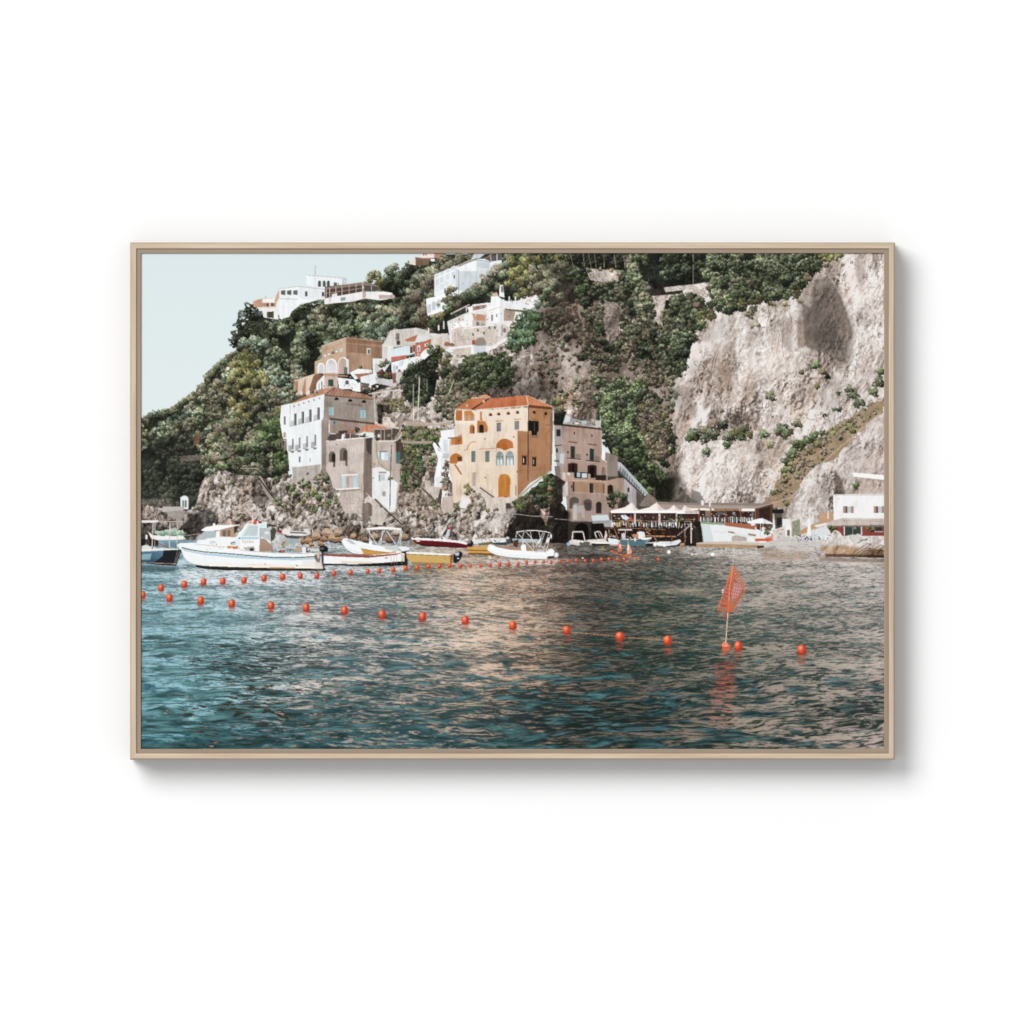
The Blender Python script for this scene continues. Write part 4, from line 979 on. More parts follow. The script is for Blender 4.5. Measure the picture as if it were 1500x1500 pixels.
P('822 612 828 607 836 611 834 618 824 620', 'd5d6d6'); R(852, 616, 859, 622, 'bcc4c8'); R(872, 616, 880, 626, 'c3bdb8'); L('879.5 609 879.5 627', .8, 'e8e4e0'); E(845, 620, 3, 1.6, 'e5ddd5')
P('812 600 830 603 824 622 811 622', '22221e', n=8); crown(817, 590, 7, 'yel', 1.1, hi=.85); crown(818, 602, 6, 'olive', 1.1, hi=.8); crown(810, 590, 5, 'mid', hi=.8)
R(815, 629, 821, 639, '2a2f2d'); R(814.5, 657, 817.5, 663, '3d403d'); P('812 652 823 651 823 653 813 654', '7a5a49'); P('820 665 827 664 826 680 820 678', 'c9d3d7', a=.8); P('812 674 819 674 819 677 812 676', '6a625e'); P('812 683 820 682 822 702 814 700', '877a74')
for x, y in ((841.5, 634.5), (867, 638)):
    E(x, y, 1.1, 2, '4c3f38')
for x, y in ((836, 653.5), (864, 657)):
    W(x, y, x + 6, y + 18, '2d3a35', .1); L([x - 3, y - 6.5, x + 10, y - 5], 1.8, '77513f'); L([x - 6, y + 17.5, x + 15, y + 19.5], 1.6, '5a4f49'); L([x - 5, y + 19.3, x + 14, y + 21], 1, 'c9b5a3'); P([x + 7, y + 11, x + 15, y + 11.5, x + 15, y + 19, x + 7, y + 19], '7d6c62', n=6, a=.6); E(x - 4, y + 9, 1.4, 1.8, '4a3e35')
A(832, 846, 678, 692, '3b2620', rise=2); R(838, 680, 841, 691, '191614'); A(860.5, 874, 681, 700, '392621', rise=2); R(864, 684, 870, 700, '1a1512'); A(881, 887, 684, 696, '8d7a6c', rise=4)
P('824 692 841 692 841 702 824 702', 'bda493'); R(824, 692, 828, 702, 'd5c6bb'); R(831, 692, 835, 696, 'dce0e2'); P('841 691 862 692 862 701 841 700', '2b2422'); R(845, 692, 850, 699, 'a9c3cc'); R(852, 693, 860, 700, 'cdd2d4'); P('861 694 865 694 865 702 861 702', 'b59b88'); P('874 696 888 696 888 704 872 704', '332926'); P('824 702 889 704 889 707 824 704', 'c9a78d')
P('824 705 832 705 832 726 828 728 823 728', 'bcb6b3'); R(828, 705, 832, 725, 'd3cdc8'); R(839, 706, 841.5, 720, '3d2d27'); R(863.5, 708, 869, 722, '3f3029'); P('841.5 706 860 707 860 721 842 720', 'a98a70'); P('871 708 884 708 884 722 871 722', 'a5856b'); R(885, 706, 889, 724, 'b79a83'); A(890, 898, 710, 724, '2c211d', rise=3); R(884, 709, 885.5, 723, '54423a'); E(837.5, 713, 1.2, 2.6, '4c4641'); L('836 721 889 724', 1.1, 'bba694')
A(834, 848, 728, 745, '5c5450', rise=5); A(855, 867, 731, 745, '5d5551', rise=5); A(873, 881, 735, 752, '332d2a', rise=4); R(840, 737, 848, 752, '8f8a87'); R(858, 736, 866, 748, '4b4542')
use(SH)
rock(rag('776 718 806 692 826 704 824 740 832 750 832 765 905 770 905 800 770 802 728 800 740 784 752 762 762 742', 2.2), '15120f 2b2521 4a413a 6d6259', BOUL, off=-.08, con=.9)
rock('786 724 800 722 806 745 800 770 790 752', '3b312b 8a786b bdaa9b d9cabd', BOUL, off=-.12, con=1.0); soft('795 732 800 745 798 756 792 748', 'd6c6b9', .6, 1.2)
soft('756 750 790 752 810 790 760 800 738 794', '1d1a18', .6, 5, noise=.5)
forest('770 722 792 708 812 700 812 735 790 745 772 738', 'ever mid green dead', (3, 6), 1.0, hi=.78, under=None)
forest('752 735 775 722 772 742 756 750', 'yel dead green', (2, 4), 1.0, hi=.75, under=None); crown(800, 700, 6, 'green', 1.1, hi=.9); crown(794, 712, 5, 'green', 1.1, hi=.9); crown(806, 716, 4, ['5a4034', '876350', 'ab8570', 'c9a992'], 1.1)
L('748 752 780 756 810 757', 1.3, '9d9288'); soft('812 745 835 750 835 800 812 800', '1c1917', .75, 4); P('832 764 872 764 872 790 832 790', '3a332e', n=7, st=7); A(842, 862, 766, 792, '14110f', rise=9); P('866 766 890 766 890 792 866 794', '1b1816', n=5); P('839 740 845 739 845 762 839 764', 'cfc9c4', a=.7); P('842 742 856 740 856 758 852 758 852 750 844 752', 'b9b7b5', a=.6)
L('812 760 866 764', 1.2, '8c8177')
GAB = item('house', 'grey gabled house with a pale blue outside stair', LG)
P('914 702 921 696 935 712 936 740 926 745 914 722', 'b3acaa', st=3); P('926 716 931 716 931 742 926 742', 'a5a1a1'); P('932 718 934 720 946 730 934 745 932 742', '5d544e', n=8); A(919, 922, 714, 721, '413b3a', rise=1.5)
P('905 676 910 678 950 722 945 727 905 690', 'b5bbbd', n=4); P('906 682 912 686 946 724 940 726 906 692', '76797b', n=6)
for i in range(12):
    L([907 + i * 3.4, 681 + i * 3.8, 907 + i * 3.4, 687 + i * 3.8], .8, 'cad6da')
L('905 690 946 729', 1.4, '3d3836'); P('936 740 950 722 962 732 964 742 940 742', '85776d', n=8, st=8)
crown(898, 728, 8, 'dark', 1.2, hi=.8); crown(905, 724, 7, 'green', 1.1, hi=.85); crown(908, 735, 7, 'dead', 1.1, hi=.85); crown(896, 738, 6, 'dark'); crown(914, 728, 6, 'ever')
# ---- waterfront ------------------------------------------------------------------
SHED = item('restaurant', 'open fronted waterside restaurant under a long grey shed roof')
P('960 735 1010 737 1110 739 1132 738 1130 745 1108 748 968 748', 'a7988f', n=5); P('962 736 1110 737 1133 737 1110 741 965 739', '8d7e76'); P('1108 745 1132 738 1132 772 1126 780 1108 775', '5d3f33', n=6)
P('1000 745 1108 745 1108 768 1000 766', '3f2a24', n=6); P('1000 744 1046 745 1046 748 1000 747', 'efe6dc'); P('1046 745 1083 745 1083 748 1046 749', '94775c'); P('1083 745 1107 745 1107 749 1083 749', 'f2ece7')
P('1112 746 1128 742 1128 768 1112 770', '3a2a25', n=9); P('1131 746 1148 746 1148 752 1131 752', '252320'); P('1134 752 1146 752 1146 775 1136 778', '5d544f'); R(1138, 758, 1145, 776, '2a2725')
for x in (1063, 1085, 1106.5, 1041, 1024):
    R(x - .9, 745, x + .9, 772, '8b5a44')
for i in range(36):
    x = 1025 + i * 2.25 + rng.normal(0, .8)
    R(x, 757 + 2 * rng.random(), x + rng.uniform(.7, 1.8), 763 + rng.random() * 3.5, ('d9dcde', 'b9c2c8', 'e9e7e5', '8a9298')[i % 4])
R(1081, 758, 1083.5, 769, '1c1a1a'); P('1025 764 1062 766 1062 769 1027 768', '8ea084', n=9); P('1062 765 1106 768 1106 776 1062 770', 'a8664c'); R(1073, 750, 1077, 754, '8d9aa2'); R(1050, 750, 1060, 754, '5d6064'); R(1101, 750, 1104, 757, '777')
R(1033, 748, 1040, 757, '84726a'); R(1027, 733, 1031, 740, 'e1e4e6'); R(1038.5, 736, 1041, 742, 'e6e2e0')
item('sea_wall', 'white curved wall and quay below the restaurant')
P('1026 767 1062 770 1106 776 1113 778 1113 786 1120 792 1104 795 1030 794 1028 780', 'e4e6e5', n=3); P('1026 767 1040 769 1046 794 1030 794 1027 780', 'cdd8d8'); L('1046 779 1070 780 1100 786', .8, 'c9ced0'); P('1066 778 1075 779 1077 782 1067 780', '93786a'); P('1096 781 1108 783 1107 786 1096 784', 'a08a62')
P('1072 786 1078 784 1094 787 1094 793 1072 793', 'b5aaa2', n=11, st=10); 
P('1000 794 1070 793 1118 795 1118 801 1108 802 1010 800', 'c9bcae', n=6, st=5); P('1008 797 1070 797 1118 799 1116 803 1070 803 1010 801', 'a98c6c', n=8, st=6); P('1108 800 1132 798 1126 802 1110 803', '2c2a2b'); P('1120 788 1133 784 1133 792 1124 796', 'd68f74', n=6); P('1106 789 1130 789 1130 792 1106 793', 'd0573f')
E(1134.5, 784.5, 3.4, 3.2, 'd1553a'); E(1134.5, 784.5, 1.3, 1.2, 'e6d2c6'); P('1124 792 1136 794 1132 796 1122 796', 'c24c34')
item('garden_umbrella', 'white parasol in front of the restaurant')
P('1094 764 1110 760 1117 759 1130 765 1134 768 1120 767 1096 767', 'eef1f1'); P('1117 759 1130 765 1134 768 1118 767', 'd9dfe1'); L('1114 767 1114 784', .9, 'c9cdce'); R(1116, 772, 1120, 784, 'eceeee'); crown(1124, 780, 4, 'green', 1.2); E(1128, 772, 2, 2, '5d6a50'); R(1100, 766, 1106, 770, 'e8e6e4')
DECK = item('pier', 'wooden terrace on posts with white chairs and tables')
P('886 764 1018 760 1020 800 890 800', '2d211c', n=8); P('1012 762 1026 764 1030 794 1014 796', '2b2521', n=9, st=6); soft('1015 770 1028 772 1030 792 1018 792', '3b3531', .6, 1)
P('893 750 1018 750 1018 764 893 764', '3d2f29', n=12, st=8); L('885 762.5 965 763.5 1018 761', .9, 'b99676'); L('886 773.5 920 773.5 975 776', 1.2, '8d6348'); P('884 762 897 762 897 772 885 772', 'a9a5a6', n=8)
for i in range(44):
    x = 896 + i * 2.25 + rng.normal(0, .9)
    R(x, 763.5 + 2.5 * rng.random(), x + rng.uniform(.7, 2.0), 769 + rng.random() * 4, ('dfe6ea', 'c3ced4', 'eceeee', 'b4785f', '9db3bb', 'd9b36a')[int(rng.integers(0, 6)) if i % 2 else i % 3])
P('909 755 916 754 922 759 918 762 912 760', 'd7e0e6'); P('921 757 925 757 928 763 921 763', 'bb5a45'); E(903, 768, 2, 3, 'c9a45e')
for x in (983, 992, 999):
    crown(x, 762, 3, 'green', hi=.8)
for x, y0, y1, w in ((895.5, 752, 774, 1.3), (930, 752, 768, 3), (966, 752, 768, 3), (991, 752, 766, 1.6), (1003.5, 767, 794, 1.5), (1012.5, 766, 796, 1.6)):
    L([x, y0, x, y1], w, 'cdbfb8')
L('992 785 1012 768', 1, 'c2b2a6'); L('1004 776 1013 768', .8, 'c2b2a6'); L('944 785 990 786', 1.8, 'c09069'); L('958 786 962 793', 1.4, 'b98862'); L('892 775 893 790', 1.2, 'b79a80'); L('900 775 906 790', 1, 'b79a80'); L('1003 764 1013 764', 1, 'a08b7c')
for x in (949, 957, 970, 980, 1000):
    L([x, 776, x + 3, 786], .8, '6d4331')
for q in range(30):
    E(892 + rng.random() * 60, 776 + rng.random() * 12, 1.2, 1, ('6b4a38', 'b08c70', '3b2a22', 'c98e5a')[q % 4])
TG = 'white peaked canopies on the printed pier'
for nm, ax, ay, x0, x1, yb, sh_ in (('with its corner post at the far left of the row', 926, 736, 894.5, 937, 748, 940), ('with the tall peak second from the left', 962, 736, 931, 976, 748, 977), ('with the smaller peak third from the left', 987, 739, 968, 1002, 748, 1003), ('smallest and last of the row at the right', 1003, 740, 991, 1024, 749, 1024)):
    item('canopy', 'white peaked canopy ' + nm, TG)
    P([x0, yb, ax - (ax - x0) * .35, ay + 7, ax, ay, ax + (x1 - ax) * .45, ay + 7, x1, yb, x1, yb + 3.5, x0, yb + 3.5], 'efe6e0')
    P([ax, ay, ax + (x1 - ax) * .45, ay + 7, x1, yb, ax + 2, yb], 'dccdc5'); P([x0, yb, x1, yb, x1, yb + 3.3, x0, yb + 3.3], 'f6f2f0'); L([x1 - 3, yb, x1, yb + 3], .8, 'c9bab4')
P('1003 748.5 1024 748.5 1024 752 1003 752', 'cbbab0')
item('boat_cover', 'pale grey tarpaulin roof at the left end of the pier')
P('866 755 890 754 893 762 868 763', 'c9d5d8'); P('867 763 893 762 893 766 868 767', '9a9a98')
BEACH = item('pebble_beach', 'grey pebble beach with small boats and people')
P('1118 795 1130 792 1150 786 1200 788 1225 792 1214 800 1202 806 1120 806', 'c9c3be', n=8, st=5); P('1132 776 1158 768 1190 770 1200 786 1150 788 1132 790', 'd3ccc6', n=9, st=8)
for q in range(60):
    E(1172 + rng.random() * 42, 784 + rng.random() * 7, 1.4, 1.1, ('eceef0', '3c4652', 'b7d3da', '8a8f94', 'd9d6d3')[q % 5])
P('1150 762 1158 760 1159 786 1150 786', 'e4e1de', n=5); A(1151, 1159, 770, 786, 'eceae8', rise=4); A(1153, 1157, 776, 785, '6e6255', rise=2); P('1160 764 1172 760 1172 784 1160 786', '8f9378', n=14, st=8); P('1201 751 1221 751 1221 763 1203 768 1188 777 1170 785 1171 778 1188 769 1200 764', 'bd9678', n=3, st=7)
P('1184 760 1186.5 760 1188.5 784 1182 785', 'edebe9'); P('1212 748 1214 748 1214 760 1212 760', 'e3ddd8'); L('1186 782 1196 776 1206 772', 1.6, 'e6e2de')
item('house', 'white house with brown shutters and red ground floor by the beach', LG)
P('1220.5 725.5 1295 725 1295 762 1221 762', 'ecebeb', n=2); P('1219 724 1295 723 1295 726 1220 726', 'd9d2cd'); R(1226, 730, 1230.5, 731.2, 'b7b9bd')
for x in (1235, 1280):
    R(x, 741.5, min(1295, x + 4), 751.5, 'b38b7b'); R(x + 4, 741.5, min(1295, x + 6), 751.5, '4b3b36'); R(min(1294, x + 6), 742, min(1295, x + 11.5), 751, 'bcc6cb'); R(min(1294.5, x + 11.5), 741.5, min(1295, x + 15.5), 751.5, 'b5907f')
R(1212, 770, 1295, 785, '8c4741', n=5); P('1192 770 1222 762 1234 759 1295 759.5 1295 770 1212 772 1198 773', 'c8bcb4', n=6, st=5); L('1234 763 1295 763.5', .7, 'a99c94'); P('1192 770 1210 766 1212 769 1196 772', 'e8e2dc'); P('1212 770 1295 769 1295 772 1214 772', '7d706a')
R(1237, 772, 1261, 784, '3b4743', n=8); L('1249 772 1249 784', 1, '8b9490'); R(1236, 771, 1237.5, 784, 'e9e5e2'); R(1261, 771, 1263, 784, 'e3d9d5'); R(1283, 772, 1292, 778, '3a3836'); R(1281, 778, 1294, 779.5, 'b9b3b0')
P('1190 778 1210 770 1216 778 1218 784 1190 786', 'd6dadb', n=4)
for x, y, r in ((1220, 774, 4), (1216, 772, 3), (1278, 775, 4), (1272, 774, 3), (1253, 775, 3)):
    crown(x, y, r, 'green', 1.2, hi=.95, fine=(1, 2))
item('shore_boulders', 'large pale rocks with brown wet foot at the right edge')
rock(rag('1200 806 1204 794 1216 786 1221 777 1229 778 1234 786 1244 784 1256 782 1264 786 1295 785 1295 818 1240 816 1200 815', 1.2), '4a413b a59a92 d2cbc6 ece9e7', BOUL, off=.2, con=.85, warm=.1)
soft('1200 801 1240 799 1270 802 1295 800 1295 818 1200 817', 'a5794f', .65, 2.2, noise=.5); soft('1200 811 1295 813 1295 819 1200 817', '4a2f1f', .7, 1.2)
for q in ('1244 818 1252 808 1262 802 1270 796 1276 797', '1262 812 1268 804 1276 803', '1274 818 1280 806 1290 798 1295 800', '1284 818 1288 808 1295 806', '1222 808 1228 800', '1278 790 1284 794', '1236 812 1242 804', '1256 796 1262 792 1270 790'):
    L(rag(q, .6, 3)[:-3], rng.uniform(.8, 1.8), '3a2d24', n=4, a=.5)
soft('1262 806 1292 804 1295 817 1256 817', '2e231b', .5, 1.6, noise=.8)

# light and dark drifts through the foliage, as the slope turns
_veg = np.isin(ID[:NR], [HILL, UP, HS, PINE, TREE, BT])
_gr = (C[:NR, :, 1] + 6 > C[:NR, :, 0])
_md = np.clip(0.52 + 0.95 * fbm(_x / 24, _y / 19, 131, 3), .62, 1.22) * np.clip(0.80 + 0.40 * fbm(_x / 7, _y / 7, 137, 2), .8, 1.15)
_md = np.where(_veg & _gr, _md, np.where(_veg, 0.5 + 0.5 * _md, 1.0)).astype(np.float32)
_lf = 0.72 + 0.56 * fbm(_x / 1.7, _y / 1.5, 181, 2)
C[:NR] *= np.where(_veg, _lf * np.where(_gr, 1.06, 1), 1)[..., None] * _md[..., None]
_l = C[:NR].mean(-1, keepdims=True)
C[:NR] = _l + np.where(_veg & _gr, .80, .92)[..., None] * (C[:NR] - _l)
use(DECK)
clutter('893 754 1018 754 1016 764 896 764', 90, '2a211d 6d5a50 b5a79d d9d3ce 8d5a44 4f4a45')
clutter('896 763 1016 763 1018 774 896 773', 110, 'eceef0 cfd8dc 9fb0b8 6d5f57 c0886a f4f4f3 3b332f')
clutter('888 776 1016 778 1014 796 960 790', 70, '5d4334 8d6a50 1d1613 b38d6c 3a2a22')
use(SHED)
clutter('1002 748 1106 749 1106 768 1026 764', 90, '6d5348 2b1f1b c9cdd0 e6e6e4 8d7466 a5a9ac')
clutter('1112 760 1148 770 1146 794 1112 788', 50, 'b98d74 8d6f5d e3ddd8 5d5a50 c9654a 7d8a66')
use(BEACH)
clutter('1150 784 1212 782 1212 792 1160 794', 60, 'eceef0 8fa3ab 4d565c c9c4bf 9a9188 d5e0e4')
use(SH)
forest('410 700 470 690 500 740 440 760 400 740', 'dead olive green', (2, 4), .10, hi=1.1, under=None)
forest('590 700 660 735 740 740 700 770 600 760', 'dead olive', (2, 4), .06, hi=1.1, under=None)
# weathered plaster on the houses
_hs = np.isin(ID[:NR], [k for k, t in enumerate(ITEMS) if t[0] == 'house'])
_wt = 2.6 * LOW[:NR] + 3.4 * STRK[:NR] - 14 * np.clip((fbm(_x / 7, _y / 16, 171, 3) - .58) / .14, 0, 1) - 10 * np.clip((fbm(_x / 2.2, _y / 30, 173, 2) - .62) / .1, 0, 1)
_br = C[:NR].mean(-1)
C[:NR] += np.where(_hs, _wt * np.clip(_br / 170, .3, 1) * np.where(_br > 212, .55, 1), 0)[..., None] * np.array([.95, 1, 1.05])
# ---- the sea -------------------------------------------------------------------
SEA = item('sea', 'rippled blue green harbour water reflecting the cliff and the orange villa')
YW = 795.0
ws = int((760 - PY0) * SS)
wx, wy = XX[ws:], YY[ws:]
t_ = np.clip(wy - 768.0, 6, None)
hcol = 0.85 + (t_[:, 0] / 280) ** 1.5 * 3.9                  # height of a ripple, in px, per row
vv = np.cumsum(1.0 / hcol / SS)[:, None] * np.ones((1, WW), np.float32)
uu = (wx - 750) / (5.5 + t_ / 280 * 21)
tilt = np.interp(wx[0], [207, 500, 800, 1000, 1295], [-.10, -.10, .04, .22, .30])[None, :]
wv = n2(uu * .35, vv * .22, 401) - .5
v2 = vv + uu * tilt * 1.0 + 2.2 * wv + 0.5 * (n2(uu * 1.3, vv * .6, 402) - .5)
u2 = uu + 0.8 * (n2(uu * .7, vv * .5, 403) - .5)
f1 = fbm(u2 * 1.8, v2 * 3.0, 410, 5, .62)
f2 = fbm(u2 * .75, v2 * .85, 420, 4, .55)
f3 = fbm(u2 * .9, v2 * 1.2, 430, 4, .55)
f5 = fbm(uu * .16, vv * .22 + uu * tilt * .2, 470, 2)
f4 = n2(u2 * 4.3, v2 * 3.2, 440)
gx_ = [207, 330, 450, 570, 690, 780, 870, 960, 1080, 1190, 1295]
gy_ = [800, 850, 905, 960, 1020, 1097]


def field(tab):
    """smooth colour chart of the water surface: rows of a grid, hex or numbers"""
    g = np.array([[rgb(k) if len(k) == 6 else [float(k)] for k in r.split()] for r in tab], np.float32)
    out = []
    for ch in range(g.shape[2]):
        rows = np.stack([np.interp(wx[0], gx_, g[i, :, ch]) for i in range(len(gy_))])
        yv = wy[:, 0]
        j = np.clip(np.searchsorted(gy_, yv) - 1, 0, len(gy_) - 2)
        ga = np.array(gy_, np.float32)
        fr = np.clip((yv - ga[j]) / (ga[j + 1] - ga[j]), 0, 1)
        fr = fr * fr * (3 - 2 * fr)
        out.append(rows[j] * (1 - fr[:, None]) + rows[j + 1] * fr[:, None])
    return np.stack(out, -1).astype(np.float32)


BR = field([
    '9ebfc8 cbd5d8 c8cccd c3c3c1 c6b6a8 afa094 84776d a29a90 c0b5af ccc5c1 cac0bb',
    'a6c4cd c6d2d6 c9cccb c4beb9 d8c2ae c4aa95 786d64 80796c aca095 bcb2ab d0c8c3',
    '9fc1ca a9c5cc cfccc8 c6bfb8 d6c2b0 c9b09a 70675e 807869 a49a90 aba198 bcb2aa',
    '97bdc7 a3c2ca d3cfcb cabdb3 d9c3b0 bfa591 6c6259 6e6a60 958b80 a49a90 b3a8a0',
    '8cb7c1 95bcc4 c8beb8 b8a99d c7ad98 aa917e 695f56 7c7066 998c82 a4968c aea098',
    '7cadb8 86b3bb a9b3b3 a5a097 b8a594 a08c7b 5f584f 776c63 948679 a4968c b3a59c'])
DK = field([
    '4f6d77 788890 6e7679 5f6462 826f5e 6e5d52 3d3733 524e48 78706a 827870 78706a',
    '55767f 707f86 667074 5f6462 7d7066 655850 3d3935 363f39 5e625d 696964 827d78',
    '587c87 5d8088 62696c 5d6262 7a7068 695c54 393733 313d38 48544f 505a56 5a5f5c',
    '466f79 48676c 555f60 4a5e62 6c6861 554e47 2d3430 2b3934 384842 3f4c48 444f4b',
    '3c626c 3e5c62 414f50 3e5457 464f4f 303a39 242f2d 273431 2d3d38 303e3a 343f3c',
    '2d5761 2d545c 304f55 2d4d53 324849 283736 222f2d 24312f 2a3733 2e3935 323d39'])
TE = field([
    '75949e 7f9aa4 7a949d 6d8c97 6f8c94 5f7b83 3f5b61 3f5d62 58737a 6a7c85 708085',
    '7297a3 7f9fa9 7a97a2 668b97 768f97 5f7d85 3b5a61 3a5c62 4e6a6f 60747a 707f87',
    '7098a4 7a9ea8 7595a0 618793 6a858c 587983 38616b 375d64 446469 566d73 647276',
    '6797a3 6591a0 648b98 587e8b 5c7d85 4b717a 37656f 345d66 3c5d63 4c646a 5a6e72',
    '508592 4d7f8b 4c7682 457079 47707a 406c76 3a6772 345f6a 355963 405c63 4c6468',
    '3e727e 3c6d78 396670 34616c 3a6670 3a656f 386570 365f6c 335860 3a565d 445e63'])
CT = field(['.05 .03 .03 .06 .0 .0 .0 .0 .0 .0 .0', '.25 .10 .12 .22 .05 .0 .02 .03 .0 .0 .0', '.45 .28 .14 .26 .07 .05 .10 .10 .02 .02 .02', '.55 .42 .25 .34 .14 .12 .16 .12 .08 .05 .03', '.66 .62 .5 .58 .42 .38 .36 .24 .14 .10 .06', '.85 .82 .75 .72 .55 .5 .46 .42 .3 .14 .1'])[..., 0]
CB = field(['.55 .66 .66 .55 .66 .55 .4 .5 .66 .7 .66', '.62 .62 .6 .55 .70 .55 .45 .42 .62 .68 .72', '.66 .6 .62 .55 .68 .50 .42 .42 .58 .6 .66', '.64 .58 .6 .55 .62 .45 .38 .40 .52 .56 .6', '.58 .5 .55 .5 .5 .4 .36 .42 .52 .54 .56', '.5 .45 .48 .45 .42 .36 .34 .4 .5 .52 .54'])[..., 0]


def cover(f, c, w):
    """share c of the surface where f is largest, with an edge of width w (f spans about .28-.72)"""
    s = 0.5 - (c - 0.5) * 0.42
    return np.clip((f - s) / w + .5, 0, 1)


b_ = cover(f1 + .22 * (f5 - .5), CB + .02, .20)[..., None]
sea = DK * (1 - b_) + np.minimum(BR * 1.02, 235) * b_
tl = cover(f2 + .5 * (f1 - .5), CT * .92, .12)[..., None]
shade = np.clip(0.5 + 2.4 * (f3 - .5), 0, 1)[..., None]
teal = TE * (0.60 + 0.36 * shade) + np.array([24, 26, 26]) * shade
teal = teal * np.array([.98, 1.03, .985])
teal = teal + .24 * (teal.mean(-1, keepdims=True) - teal)
sea = sea * (1 - tl) + teal * tl
# small dark glints of the shaded slope on the left, pale glints elsewhere
wt = np.exp(-((wx - 375) / 95) ** 2) * np.interp(wy, [880, 930, 960, 1060, 1085, 1097], [0, .35, 1, 1, .4, .2])
fl = np.clip((n2(u2 * 1.7, v2 * 3.4, 450) * .45 + .55 * f1 - (.66 - .13 * wt)) / .06, 0, 1) * np.clip(wt * 2.2, 0, .92)
sea = sea * (1 - fl[..., None]) + np.array([54, 52, 44]) * fl[..., None]
wt2 = np.exp(-((wx - 540) / 210) ** 2) * np.interp(wy, [980, 1010, 1097], [0, 1, 1])
fl = np.clip((n2(u2 * 2.4, v2 * 3.4, 455) * .5 + .5 * f1 - (.76 - .17 * wt2)) / .08, 0, 1)
sea = sea * (1 - fl[..., None]) + (np.array([165, 152, 142]) - 75 * (f4[..., None] > .55)) * fl[..., None]
sea += (12 * (f4 - .5) + 2.0 * FINE[ws:])[..., None]
sea *= (0.97 + 0.18 * (f5 - .5))[..., None]
wl = [(207, 800), (290, 800), (330, 798), (470, 792), (600, 792), (700, 795), (810, 795), (870, 797), (1000, 800), (1015, 801), (1110, 803), (1130, 800), (1180, 797), (1204, 804), (1210, 815), (1295, 817)]
wline = np.interp(wx[0], [a for a, b in wl], [b for a, b in wl])[None, :]
m_ = wy > wline + 1.2 * (f1 - .5)
C[ws:][m_] = sea[m_]
ID[ws:][m_] = SEA


def wsoft(p, col, a, b=3, lo=.45, hi=.6):
    """a reflection: a tone broken up by the ripples"""
    q = fm(p)
    if q is None:
        return
    r0, r1, c0, c1, m = q
    pad = int(b * SS * 2)
    R0, R1, C0, C1 = max(ws, r0 - pad), min(HH, r1 + pad), max(0, c0 - pad), min(WW, c1 + pad)
    k = np.zeros((R1 - R0, C1 - C0), np.float32)
    k[max(0, r0 - R0):r1 - R0, c0 - C0:c1 - C0] = m[max(0, R0 - r0):]
    k = blur(k, max(1, int(b * SS / 2)))
    k *= np.clip((f1[R0 - ws:R1 - ws, C0:C1] - lo) / (hi - lo), 0, 1) * a
    C[R0:R1, C0:C1] = C[R0:R1, C0:C1] * (1 - k[..., None]) + rgb(col) * k[..., None]


wsoft('265 833 480 836 470 858 260 856', 'e3e8ea', .75, 4, .36, .5)
wsoft('475 829 600 829 590 838 475 838', 'dfe2e2', .7, 3, .36, .5)
wsoft('596 829 680 829 672 842 600 842', 'b59a66', .5, 3)
wsoft('712 820 820 820 812 828 715 828', 'e6e6e4', .8, 2, .34, .5)
wsoft('207 828 262 830 255 838 207 838', '2c3a40', .6, 3, .34, .5)
wsoft('830 800 900 802 900 812 832 812', 'cfd6d8', .6, 2, .36, .5); wsoft('1000 802 1110 804 1110 812 1000 812', 'dcd8d4', .5, 3, .36, .5)
wsoft('1110 804 1190 806 1180 820 1120 820', 'a98f78', .55, 4, .34, .5); wsoft('1130 796 1200 796 1204 808 1150 812', 'd0cbc7', .6, 4, .3, .5)
wsoft('1200 817 1295 819 1295 824 1200 822', '6a5442', .5, 2, .34, .5)
wsoft('640 800 815 815 800 870 650 870', 'd9bba4', .25, 12, .45, .6)
soft('810 795 900 800 900 812 820 815', '37322e', .5, 5, noise=.3)
# red reflection below the flag
wsoft('1048 968 1078 968 1076 1010 1046 1010', 'a4584c', .8, 5, .42, .55); wsoft('1040 1010 1078 1010 1072 1062 1036 1062', 'a8685a', .65, 6, .46, .6); wsoft('1076 890 1108 890 1100 905 1070 905', 'd8cac4', .3, 5)
# ---- boats --------------------------------------------------------------------------
BG = 'boats moored in the printed harbour'


item('boat', 'white work boat piled with pale green net behind the dark boat', BG)
P('216 778 224 784 268 784 272 790 236 792 222 789', 'e3e1de'); crown(250, 780, 12, ['5f7a6b', '8fab98', 'b2c7b6', 'd0dcd0'], 1.2, sq=.42); crown(236, 781, 8, ['5f7a6b', '8fab98', 'b2c7b6', 'd0dcd0'], 1.2, sq=.4); crown(264, 781, 8, ['5f7a6b', '8fab98', 'b2c7b6', 'd0dcd0'], 1.2, sq=.4); P('218 781 226 785 270 786 270 790 230 791 221 788', 'eceae8')
P('213 784 216 783 216 790 213 790', 'e8eaea'); P('207 790 213 788 213 798 207 800', '23262a')
P('232 791 330 791 300 796 232 800', '7c99a6', n=12, st=8)
P('240 795 262 795 262 803 240 803', '6f8c99', n=12, st=8)
item('boat', 'dark hulled boat with a white frame and canopy, cut off at the left edge', BG)
P('207 806 266 804.5 263 815 258 829 240 828 207 825', '23262a'); P('207 808 240 806 238 815 225 824 207 823', '567a8b', g='39525f', n=6, st=8); P('207 812 222 811 220 820 207 820', '9fb9c4', st=14, a=.7); P('207 802 262 804 266 805 245 806 207 808', 'e5e5e3'); L('208 824 258 826', 1, 'b09a8a')
